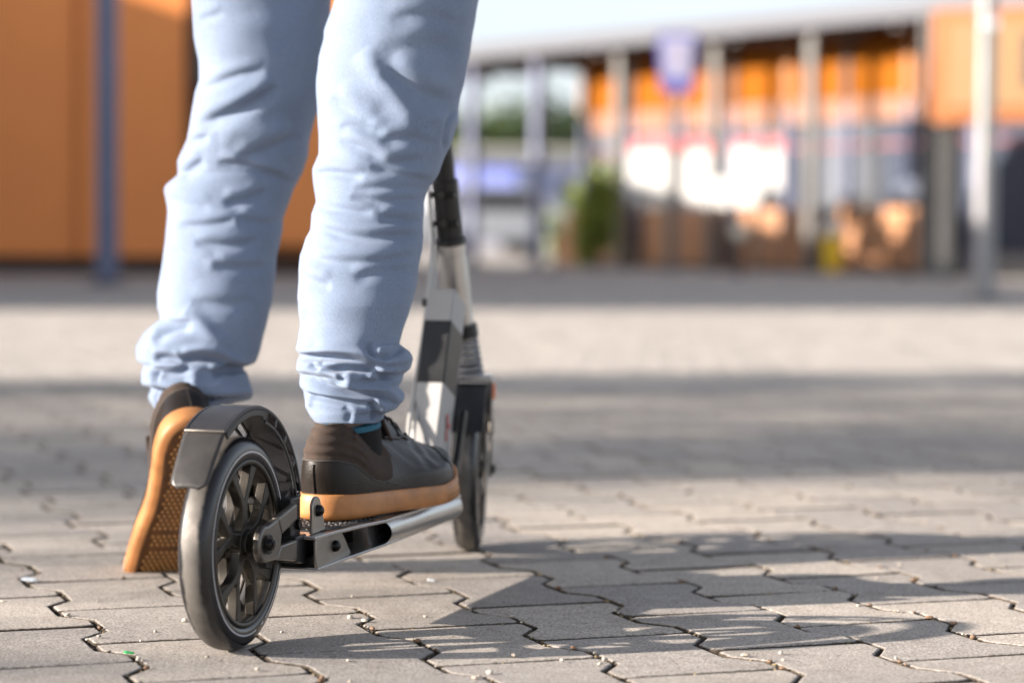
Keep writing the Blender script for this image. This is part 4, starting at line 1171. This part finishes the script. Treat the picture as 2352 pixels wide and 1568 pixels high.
# roof over the walk in front, with posts
cl = empty('walkway_canopy', (lb.location.x, 19.6, 0)); tag(cl, 'slim walkway beam on blue grey posts before the orange building', 'canopy')
part_box('roof', (-2.2, -.9, 3.35), (12.0, .5, .10), M_CEIL, cl)
part_box('roof_edge', (-2.2, -1.18, 3.35), (12.0, .05, .22), M_FASC, cl)
def cpost(u, vb, w=.155):
    p = G(u, vb); part_box('post', (p.x - cl.location.x, p.y - cl.location.y, 1.65), (w, w, 3.26), M_BLUEG, cl, bev=.012)
    part_box('post_foot', (p.x - cl.location.x, p.y - cl.location.y, .012), (w + .1, w + .1, .02), M_DARK, cl)
cpost(246, 655); cpost(-560, 660); cpost(-1300, 665)
# wing of the building on the far left, out of the picture, that shades the walk
wing = empty('side_building', (-12, 20, 0)); tag(wing, 'tall building wing beyond the left edge', 'building')
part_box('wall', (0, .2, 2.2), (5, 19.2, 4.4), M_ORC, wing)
part_box('roof', (0, .2, 4.46), (5.1, 19.3, .12), M_CONC, wing)

# ---- right cafe with canopy. canopy line: from (-0.45, 32.7) along (0.588, -0.809)
def CLn(t, z=0, off=0.0):   # t: fraction of the read-off edge, off: metres behind the line
    return Vector((-.45 + 4.95 * t + .809 * off, 32.7 - 6.8 * t + .588 * off, z))
LA = math.atan2(-6.8, 4.95); LLEN = math.hypot(4.95, 6.8)
can = empty('cafe_canopy', CLn(.5)); tag(can, 'long grey flat canopy on slim posts before the cafe', 'canopy')
def crel(p): return p - Vector(can.location)
mid = CLn(.35, 2.82, .9)
part_box('roof', crel(mid), (LLEN * 1.75, 2.2, .10), M_CEIL, can, LA)
part_box('fascia', crel(CLn(.35, 2.84, -.24)), (LLEN * 1.75, .07, .22), M_FASC, can, LA)
for k in range(12):
    part_box('roof_beam', crel(CLn(-.45 + k * .155, 2.71, .9)), (.10, 2.1, .11), M_CEIL, can, LA)
for t in (-.24, -.02, .155, .36, .577, .774):
    part_box('post', crel(CLn(t, 1.36, 0)), (.125, .125, 2.72), M_GALV if t > .3 else M_BLUEG, can, LA, .01)
    part_box('post_foot', crel(CLn(t, .01, 0)), (.24, .24, .02), M_DARK, can, LA)
pp = P(2145, 540, 25.2); part_box('wide_post', crel(Vector((pp.x, pp.y, 1.36))), (.30, .14, 2.72), M_GALV, can, LA + .9, .01)
pp = P(2190, 540, 24.9); part_box('dark_post', crel(Vector((pp.x, pp.y, 1.1))), (.10, .10, 2.2), M_DARK, can, LA)

cafe = empty('cafe_building', CLn(.5, 0, .7)); tag(cafe, 'low cafe building with orange upper cladding and glazed front', 'building')
def brel(p): return p - Vector(cafe.location)
T0, T1, OFF = .175, 1.35, .7
def fp(t, z, off=0.0): return brel(CLn(t, z, OFF + off))
n = 10
for k in range(n):
    t = T0 + (T1 - T0) * (k + .5) / n; w = (T1 - T0) / n * LLEN
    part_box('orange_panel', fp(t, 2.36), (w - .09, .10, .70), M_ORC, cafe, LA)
    part_box('band_panel', fp(t, 1.86), (w - .04, .12, .27), M_PINK, cafe, LA)
    part_box('mullion', fp(t - (T1 - T0) / n / 2, .95, -.03), (.07, .12, 1.9), M_BLUEG, cafe, LA)
    part_box('upright', fp(t - (T1 - T0) / n / 2, 2.37, -.02), (.09, .16, .78), M_DARK if k % 2 else M_WOOD, cafe, LA)
    part_box('window_pane', fp(t, .98), (w - .09, .03, 1.48), M_GLASS, cafe, LA)
    part_box('transom', fp(t, 1.45, -.02), (w - .09, .05, .06), mat('red_brown_rail', (.18, .05, .06), .5) if k == 0 else bpy.data.materials['red_brown_rail'], cafe, LA)
part_box('plinth', fp((T0 + T1) / 2, .12), ((T1 - T0) * LLEN, .16, .22), M_CONC, cafe, LA)
part_box('roof', fp((T0 + T1) / 2, 2.85, 2.9), ((T1 - T0) * LLEN + .2, 3.2, .14), M_CONC, cafe, LA)
part_box('core', fp((T0 + T1) / 2, 1.4, 2.6), ((T1 - T0) * LLEN - .1, 4.9, 2.7), M_INT, cafe, LA)

# ---- posters
def board(u0, u1, v0, v1, Y, label, hdr=True, rz=None, group=None):
    a, b_ = P(u0, v1, Y), P(u1, v0, Y); w = abs(b_.x - a.x); h = b_.z - a.z; rz = LA + .25 if rz is None else rz
    w = w / max(.35, math.cos(rz))
    o = empty('menu_board', ((a.x + b_.x) / 2, Y, 0)); tag(o, label, 'board', group)
    part_box('panel', (0, 0, a.z + h / 2), (w, .04, h), M_WHITE, o, rz)
    if hdr: part_box('header', (0, -.026, b_.z - h * .09), (w, .012, h * .20), M_REDH, o, rz)
    for s_ in (-.46, .46): part_box('leg', (s_ * w * math.cos(rz), s_ * w * math.sin(rz) + .04, a.z / 2 + h / 4), (.03, .03, a.z + h / 2), M_GALV, o, rz)
    return o
board(1448, 1536, 322, 462, 27.6, 'wide white poster board with red top left of the second slim post')
board(1542, 1630, 322, 474, 27.4, 'white poster board with red top just left of the middle slim post')
board(1684, 1738, 322, 430, 26.9, 'narrow white poster board with red top right of the middle slim post')
board(1742, 1796, 318, 472, 26.7, 'tall white poster board with red top nearest the tall light post')
board(1640, 1742, 412, 474, 26.6, 'low white board without a red top below the narrow poster', False)

# ---- terrace screens, planters, shrubs
for k, (ta, tb) in enumerate(((.22, .34), (.38, .56), (.60, .75), (.80, .965))):
    tm = (ta + tb) / 2; o = empty('terrace_screen', CLn(tm, 0, .25), LA)
    tag(o, ('low brown board screen left of the first grey post', 'low brown board screen between the first and second grey posts', 'low brown board screen between the second and third grey posts', 'low brown board screen right of the tall grey post')[k], 'screen', 'wooden terrace screens')
    for j in range(5): part_box('board', (0, 0, .13 + j * .135), ((tb - ta) * LLEN, .03, .118), M_WOOD, o)
    for s_ in (-.48, .48): part_box('batten', (s_ * (tb - ta) * LLEN, .04, .38), (.05, .05, .76), M_WOOD, o)
M_LEAF = mat('leaf_green', (.07, .11, .022), .6, noise_s=3, noise_a=.4)
M_LEAFD = mat('leaf_dark_green', (.035, .065, .02), .6, noise_s=3, noise_a=.4)
M_LEAFY = mat('leaf_yellow_green', (.24, .30, .035), .6, noise_s=3, noise_a=.3)
M_BARK = mat('bark', (.09, .06, .04), .9, noise_s=8, noise_a=.4)
def foliage(name, m, par, c, rx, ry, rz, n, leaf, seed, clumps=9):
    r = np.random.RandomState(seed)
    cc = r.normal(size=(clumps, 3)); cc /= np.linalg.norm(cc, axis=1, keepdims=True); cc *= r.uniform(.25, .8, (clumps, 1))
    idx = r.randint(0, clumps, n); p = cc[idx] + r.normal(size=(n, 3)) * .22
    p = p * np.array([rx, ry, rz]) + np.array(c)
    a = r.normal(size=(n, 3)); a /= np.linalg.norm(a, axis=1, keepdims=True); b_ = np.cross(a, r.normal(size=(n, 3))); b_ /= np.linalg.norm(b_, axis=1, keepdims=True)
    s_ = leaf * r.uniform(.6, 1.3, (n, 1))
    V = np.stack([p - a * s_, p + b_ * s_ * .45, p + a * s_, p - b_ * s_ * .45], 1).reshape(-1, 3)
    Fc = np.arange(n * 4).reshape(-1, 4)
    return mesh_obj(name, V.tolist(), Fc.tolist(), m, par, False)
def planter(u, vb, w, h, sh, leafm, label, seed, group='wooden planters along the cafe front'):
    p = G(u, vb); o = empty('planter', (p.x, p.y, 0), LA * .0 + LA); tag(o, label, 'planter', group)
    nb = 5
    for k in range(nb): part_box('board', (0, -.19, h * (k + .5) / nb), (w, .03, h / nb - .012), M_WOOD, o)
    part_box('box', (0, 0, h * .48), (w - .04, .34, h * .94), mat('planter_box', (.17, .08, .04), .7) if 'planter_box' not in bpy.data.materials else bpy.data.materials['planter_box'], o)
    if sh: foliage('shrub', leafm, o, (0, 0, h + sh * .35), w * .52, .28, sh * .62, 900, .035, seed)
specs = [(1345, 609, .78, .68, .62, M_LEAFY, 'brown plank planter with yellow green shrub left of the cafe posts'),
         (1470, 612, .75, .60, .0, M_LEAF, 'empty brown plank planter below the wide red topped poster'),
         (1575, 614, .70, .52, .0, M_LEAF, 'low empty plank planter before the middle slim post'),
         (1735, 617, .95, .58, .28, M_LEAFD, 'brown plank planter with dark low plants below the tall poster'),
         (1960, 619, 1.0, .66, .26, M_LEAFY, 'brown plank planter with yellowish plants behind the yellow bin'),
         (2070, 621, .62, .52, .22, M_LEAFD, 'small brown plank planter beside the wide pale post')]
for k, s_ in enumerate(specs): planter(*s_, seed=20 + k)
def bush(u, vb, h, w, m, label, seed, n=1500, leaf=.05):
    p = G(u, vb); o = empty('bush', (p.x, p.y, 0)); tag(o, label, 'bush')
    foliage('foliage', m, o, (0, 0, h * .55), w / 2, w / 2.2, h * .5, n, leaf, seed)
    bm = bmesh.new(); add_cyl(bm, (0, 0, 0), (.02, 0, h * .5), .03, .015, seg=8); add_cyl(bm, (0, 0, .1), (-w * .2, .05, h * .6), .02, .01, seg=8); add_cyl(bm, (0, 0, .1), (w * .2, -.05, h * .6), .02, .01, seg=8)
    bm_obj('stem', bm, M_BARK, o)
bush(1372, 617, 1.35, .62, M_LEAFY, 'tall green bush at the left corner of the cafe', 41, 2600)
bush(1285, 598, .75, .55, M_LEAFY, 'small bright green bush left of the planters', 42)
# bright things on the terrace
def bin_(u, vb):
    p = G(u, vb); o = empty('litter_bin', (p.x, p.y, 0)); tag(o, 'yellow litter bin with a white lid before the brown planter', 'bin')
    bm = bmesh.new(); add_cyl(bm, (0, 0, .03), (0, 0, .42), .095, .115, seg=28); bm_obj('body', bm, mat('yellow_plastic', (.95, .62, .03), .4), o, bevel=.01)
    bm = bmesh.new(); add_cyl(bm, (0, 0, .42), (0, 0, .47), .12, .12, seg=28); add_sphere(bm, (0, 0, .49), .11, (1, 1, .75)); bm_obj('lid', bm, mat('cream_plastic', (.75, .72, .66), .4), o)
bin_(1912, 628)
def globe(u, v, Y, r, label, col):  # added balls that stand in for small blurred highlights
    p = P(u, v, Y); o = empty('highlight_ball', (p.x, p.y, 0)); tag(o, label, 'highlight ball')
    bm = bmesh.new(); add_cyl(bm, (0, 0, 0), (0, 0, p.z - r * .8), .02, seg=12); add_cyl(bm, (0, 0, 0), (0, 0, .02), .08, seg=16); bm_obj('stand', bm, M_DARK, o)
    bm = bmesh.new(); add_sphere(bm, (0, 0, p.z), r); bm_obj('globe', bm, mat('highlight_paint', col, .25), o, smooth=True)
globe(1697, 533, 24.5, .085, 'cream highlight ball on a low stand before the dark planter', (.8, .76, .62))
globe(1275, 515, 27.0, .11, 'pale green highlight ball on a low stand left of the planters', (.65, .8, .45))
globe(2083, 437, 24.5, .12, 'bluish white highlight ball near the wide pale post', (.8, .85, .95))

# ---- blue and white sign on its thin pole
p = G(1549, 626); sg = empty('information_sign', (p.x, p.y, 0)); tag(sg, 'blue framed white information sign on a thin pole', 'sign')
z0 = P(1549, 212, p.y).z; z1 = P(1549, 78, p.y).z
bm = bmesh.new(); add_cyl(bm, (0, .03, 0), (0, .03, z1 - .05), .024, seg=16); bm_obj('pole', bm, M_GALV, sg)
bm = bmesh.new(); h = z1 - z0
add_poly(bm, [(-.21, z1), (.22, z1), (.18, z0), (-.16, z0)], -.02, .005); bm_obj('board', bm, M_PURP, sg)
bm = bmesh.new(); add_poly(bm, [(-.165, z1 - .05), (.175, z1 - .05), (.155, z0 + h * .24), (-.135, z0 + h * .24)], -.028, -.0205); bm_obj('white_face', bm, mat('sign_face', (.5, .5, .68), .5), sg)
for k in range(4):
    bm = bmesh.new(); add_box(bm, (0.01, -.031, z1 - .14 - k * .075), (.16 - .02 * k, .004, .028)); bm_obj('line', bm, mat('sign_print', (.55, .45, .5), .5) if k == 0 else bpy.data.materials['sign_print'], sg)

# ---- lamp post in front, at the right
p = G(2258, 690); lp = empty('lamp_post', (p.x, p.y, 0)); tag(lp, 'pale grey round lamp post standing nearest on the right', 'lamp post')
bm = bmesh.new(); add_cyl(bm, (0, 0, 0), (0, 0, 5.2), .062, .050, seg=40); bm_obj('pole', bm, mat('galvanised', (.27, .275, .27), .35, .5, noise_s=4, noise_a=.15), lp, smooth=True)
bm = bmesh.new(); add_cyl(bm, (0, 0, 0), (0, 0, .9), .072, .070, seg=40); bm_obj('sleeve', bm, mat('galvanised_sleeve', (.24, .24, .25), .4, .4), lp, bevel=.004)
bm = bmesh.new(); add_cyl(bm, (0, 0, 0), (0, 0, .015), .13, seg=32); bm_obj('foot_plate', bm, M_DARK, lp)
zc = P(2268, 55, p.y).z
bm = bmesh.new(); add_cyl(bm, (0, 0, zc - .04), (0, 0, zc + .04), .068, seg=32); bm_obj('band', bm, mat('polished_band', (.8, .8, .8), .15, .9), lp, bevel=.01)
bm = bmesh.new(); add_cyl(bm, (0, 0, 5.2), (-.9, 0, 5.35), .035, seg=16); add_box(bm, (-1.05, 0, 5.35), (.5, .2, .08)); bm_obj('lamp_arm', bm, M_GALV, lp)

# ---- orange sign box at the right edge
o = empty('sign_box', (P(2290, 540, 22.0).x, 22.0, 0)); tag(o, 'big orange sign box behind the lamp post at the right edge', 'sign')
za, zb = P(2290, 280, 22).z, P(2290, 14, 22).z
rzb = -.50
wx = (P(2640, 540, 22).x - P(2166, 540, 22).x); cxo = (P(2640, 540, 22).x + P(2166, 540, 22).x) / 2 - o.location.x
M_OSGN = mat('orange_sign_face', (.34, .115, .03), .35)
part_box('face', (cxo, 0, (za + zb) / 2), (wx / math.cos(rzb), .26, zb - za), M_OSGN, o, rzb, .02)
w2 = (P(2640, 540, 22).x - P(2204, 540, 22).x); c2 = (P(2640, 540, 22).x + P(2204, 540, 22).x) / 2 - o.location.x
part_box('painted_highlight', (c2 - .14 * math.sin(-rzb), -.14 - (c2 - cxo) * math.tan(-rzb), (za + zb) / 2), (w2 / math.cos(rzb), .03, (zb - za) * .74), mat('highlight_yellow', (.27, .15, .06), .4), o, rzb)  # paler panel paints the blown sun highlight onto the sign face
xl = P(2358, 540, 22).x - o.location.x
part_box('letter_stroke', (xl, -.2 - (xl - cxo) * math.tan(-rzb) * 1.0, P(2340, 140, 22).z), (.14, .03, .48), M_DARK, o, rzb)
part_box('letter_stroke', (xl + .26, -.2 - (xl + .26 - cxo) * math.tan(-rzb), P(2340, 90, 22).z), (.5, .03, .12), M_DARK, o, rzb)
for s_ in (-.42, .1, .45): part_box('support', (cxo + s_ * wx, .28 + s_ * wx * math.tan(rzb), zb / 2 - .03), (.10, .10, zb - .1), M_GALV, o)

# bits seen right of the sign box
part = G(2330, 626); sh = empty('shop_front', (part.x + .55, 26.5, 0)); tag(sh, 'grey shop front with dark windows at the right edge', 'building')
part_box('wall', (0, .9, 1.3), (2.4, 1.2, 2.6), M_INT, sh)
part_box('window_pane', (.15, .27, 1.15), (1.2, .04, .75), mat('shop_glass', (.22, .25, .27), .15), sh); part_box('window_frame', (.15, .255, .74), (1.3, .05, .07), M_DARK, sh)
part_box('pale_column', (-.62, .22, 1.3), (.22, .10, 2.6), M_GALV, sh)
bush(2235, 618, 1.5, .35, M_LEAF, 'narrow green bush between the dark post and the lamp post', 44, 900)

# ---- far left gap: shed with blue panels, trees, cars
fs = empty('market_shed', (1.2, 62, 0)); tag(fs, 'far pale shed with blue and violet posters', 'building')
part_box('wall', (0, 1.5, 1.25), (11, 3, 2.5), mat('pale_blue_wall', (.42, .43, .50), .7, noise_s=1, noise_a=.2), fs)
part_box('roof', (0, 1.4, 2.58), (11.4, 3.6, .14), mat('shed_roof', (.35, .36, .30), .7), fs)
bl = [mat('poster_blue', (.16, .18, .36), .5), mat('poster_violet', (.30, .24, .36), .5), mat('poster_white', (.72, .72, .74), .5)]
for k, (x, w_) in enumerate([(-2.0, .7), (-1.25, .5), (-.65, .45), (-.05, .5), (.6, .55), (1.3, .6), (2.0, .5), (2.7, .6)]):
    part_box('poster', (x, -.03, 1.35 + .12 * (k % 3)), (w_, .04, 1.5 - .2 * (k % 2)), bl[(0, 1, 2, 2, 0, 1, 0, 2)[k]], fs)
def car(u, Y, col, L, H, rz, label, cat, name, van=False):
    p = P(u, 540, Y); o = empty(name, (p.x, Y, 0), rz); tag(o, label, cat)
    if van: pr = [(-.5, .18), (-.5, .95), (-.47, 1.0), (.22, 1.0), (.36, .62), (.5, .52), (.5, .18)]
    else: pr = [(-.5, .22), (-.5, .60), (-.44, .68), (-.30, .97), (-.24, 1.0), (.10, 1.0), (.16, .97), (.28, .66), (.47, .56), (.5, .48), (.5, .22)]
    bm = bmesh.new(); add_poly(bm, [(x * L, z * H) for x, z in pr], -.85, .85); bm_obj('body', bm, mat(name + '_paint', col, .3, .2, Coat_Weight=.5), o, bevel=.05, seg=3)
    bm = bmesh.new(); wd = [(-.36, .66), (-.27, .93), (.10, .93), (.22, .66)] if not van else [(.08, .62), (.08, .92), (.2, .92), (.31, .62)]
    add_poly(bm, [(x * L, z * H) for x, z in wd], -.858, .858); bm_obj('side_window', bm, M_DARK, o)
    for x in (-.31, .31):
        for y in (-.78, .78):
            bm = bmesh.new(); add_cyl(bm, (x * L, y - .1, .31), (x * L, y + .1, .31), .31, seg=24); w_ = bm_obj('wheel', bm, M_BLACK, o, bevel=.02)
            bm = bmesh.new(); add_cyl(bm, (x * L, y - .11, .31), (x * L, y + .11, .31), .17, seg=16); bm_obj('rim', bm, M_GALV, w_)
car(1118, 46, (.75, .75, .76), 4.1, 1.30, .5, 'white hatchback parked beyond the purple grey post', 'car', 'parked_car')
car(1190, 55, (.12, .15, .4), 4.6, 1.9, 1.2, 'dark blue van parked before the far shed', 'van', 'parked_van', True)
def tree(x, Y, h, w, m, label, seed, n=5200, leaf=.16, clumps=16, off=False):
    o = empty('tree', (x, Y, 0)); tag(o, label, 'tree', 'trees behind the far shed' if not off else None)
    r = random.Random(seed)
    bm = bmesh.new(); add_cyl(bm, (0, 0, 0), (.05 * h * .2, 0, h * .45), h * .035, h * .022, seg=12)
    for k in range(7):
        a = r.uniform(0, 6.28); z = h * r.uniform(.3, .5); add_cyl(bm, (0, 0, z), (w * .33 * math.cos(a), w * .33 * math.sin(a), z + h * r.uniform(.2, .38)), h * .014, h * .005, seg=8)
    bm_obj('trunk', bm, M_BARK, o)
    foliage('crown', m, o, (0, 0, h * .64), w / 2, w / 2, h * .36, n, leaf, seed, clumps)
tree(-1.2, 76, 4.6, 5.0, M_LEAF, 'round green tree behind the left end of the far shed', 51)
tree(1.0, 80, 4.9, 5.4, M_LEAFD, 'darkest green tree in the gap, behind the shed', 52)
tree(3.2, 72, 3.8, 4.2, M_LEAFY, 'yellowish tree nearest the cafe corner', 53)
tree(-6.0, 78, 5.6, 6.0, M_LEAF, 'tree half hidden behind the orange building', 54)
tree(7.5, 84, 4.8, 6.0, M_LEAFD, 'tree hidden behind the cafe', 55)
hv = []; hf = []
for i in range(81):
    x = -500 + i * 12.5; z = 7 + 5 * noise.noise((x * .01, 0, 3)) + 2 * noise.noise((x * .04, 1, 3)); hv += [(x, 420, -1), (x, 420 + 40, z), (x, 560, z * .6)]
for i in range(80):
    for k in (0, 1): hf.append((i * 3 + k, (i + 1) * 3 + k, (i + 1) * 3 + k + 1, i * 3 + k + 1))
hl = mesh_obj('hills', hv, hf, mat('hill_green', (.08, .1, .05), .9, noise_s=.05, noise_a=.4)); tag(hl, kind='structure')

# ---- trees and lamp posts standing left of the picture; their shadows cross the paving
def street_tree(x, y, h, r_, label, seed, n=3000, leaf=.07):
    o = empty('tree', (x, y, 0)); tag(o, label, 'tree')
    bm = bmesh.new(); add_cyl(bm, (0, 0, 0), (0, 0, h * .62), .075, .05, seg=14)
    rr = random.Random(seed)
    for k in range(8):
        a = rr.uniform(0, 6.28); add_cyl(bm, (0, 0, h * rr.uniform(.5, .62)), (r_ * .7 * math.cos(a), r_ * .7 * math.sin(a), h * rr.uniform(.72, .95)), .03, .01, seg=8)
    bm_obj('trunk', bm, M_BARK, o); foliage('crown', M_LEAF, o, (0, 0, h * .78), r_, r_, h * .24, n, leaf, seed, 18)
taz = math.tan(math.radians(SUN_AZ)); tel = math.tan(math.radians(SUN_EL)) / math.cos(math.radians(SUN_AZ))
def upsun(X, Y, dist):     # a ground point's caster position dist metres toward the sun, and the height that reaches it
    return X - dist, Y - dist * taz, dist * tel
x, y, z = upsun(-.6, 6.35, 15.0); street_tree(x, y, z + 1.2, .55, 'slender street tree left of the picture', 71, 1900)
x, y, z = upsun(.75, 4.42, 14.0); street_tree(x, y, z + .8, .48, 'second slender street tree left of the picture', 72, 3000)
x, y, z = upsun(-.8, 4.9, 19.0); street_tree(x, y, z + 2.0, 1.6, 'third loose crowned street tree left of the picture', 73, 3000)
# unseen tall leaf screen, added to half shade the left of the paving
xh, yh, zh = upsun(-.36, 3.55, 13.6)
hd = empty('shade_hedge', (xh, yh, 0)); tag(hd, 'unseen tall leaf screen added left of the picture to half shade the paving', 'shade_hedge')
r_ = np.random.RandomState(91); n_ = 5200; zh += .13
p_ = np.stack([r_.uniform(-.45, .45, n_), r_.uniform(-2.1, 1.55, n_), r_.uniform(.5, zh - .05, n_)], 1)
p_[:, 2] += .05 * np.sin(p_[:, 1] * 7) + r_.normal(0, .035, n_)
a_ = r_.normal(size=(n_, 3)); a_ /= np.linalg.norm(a_, axis=1, keepdims=True); b_ = np.cross(a_, r_.normal(size=(n_, 3))); b_ /= np.linalg.norm(b_, axis=1, keepdims=True)
s_ = .052 * r_.uniform(.7, 1.2, (n_, 1))
mesh_obj('foliage', np.stack([p_ - a_ * s_, p_ + b_ * s_ * .5, p_ + a_ * s_, p_ - b_ * s_ * .5], 1).reshape(-1, 3).tolist(), np.arange(n_ * 4).reshape(-1, 4).tolist(), M_LEAF, hd, False)
for k in range(6):
    bm = bmesh.new(); add_cyl(bm, (0, -1.9 + k * .65, 0), (0, -1.9 + k * .65, zh - .4), .03, .012, seg=8); bm_obj('stem', bm, M_BARK, hd)
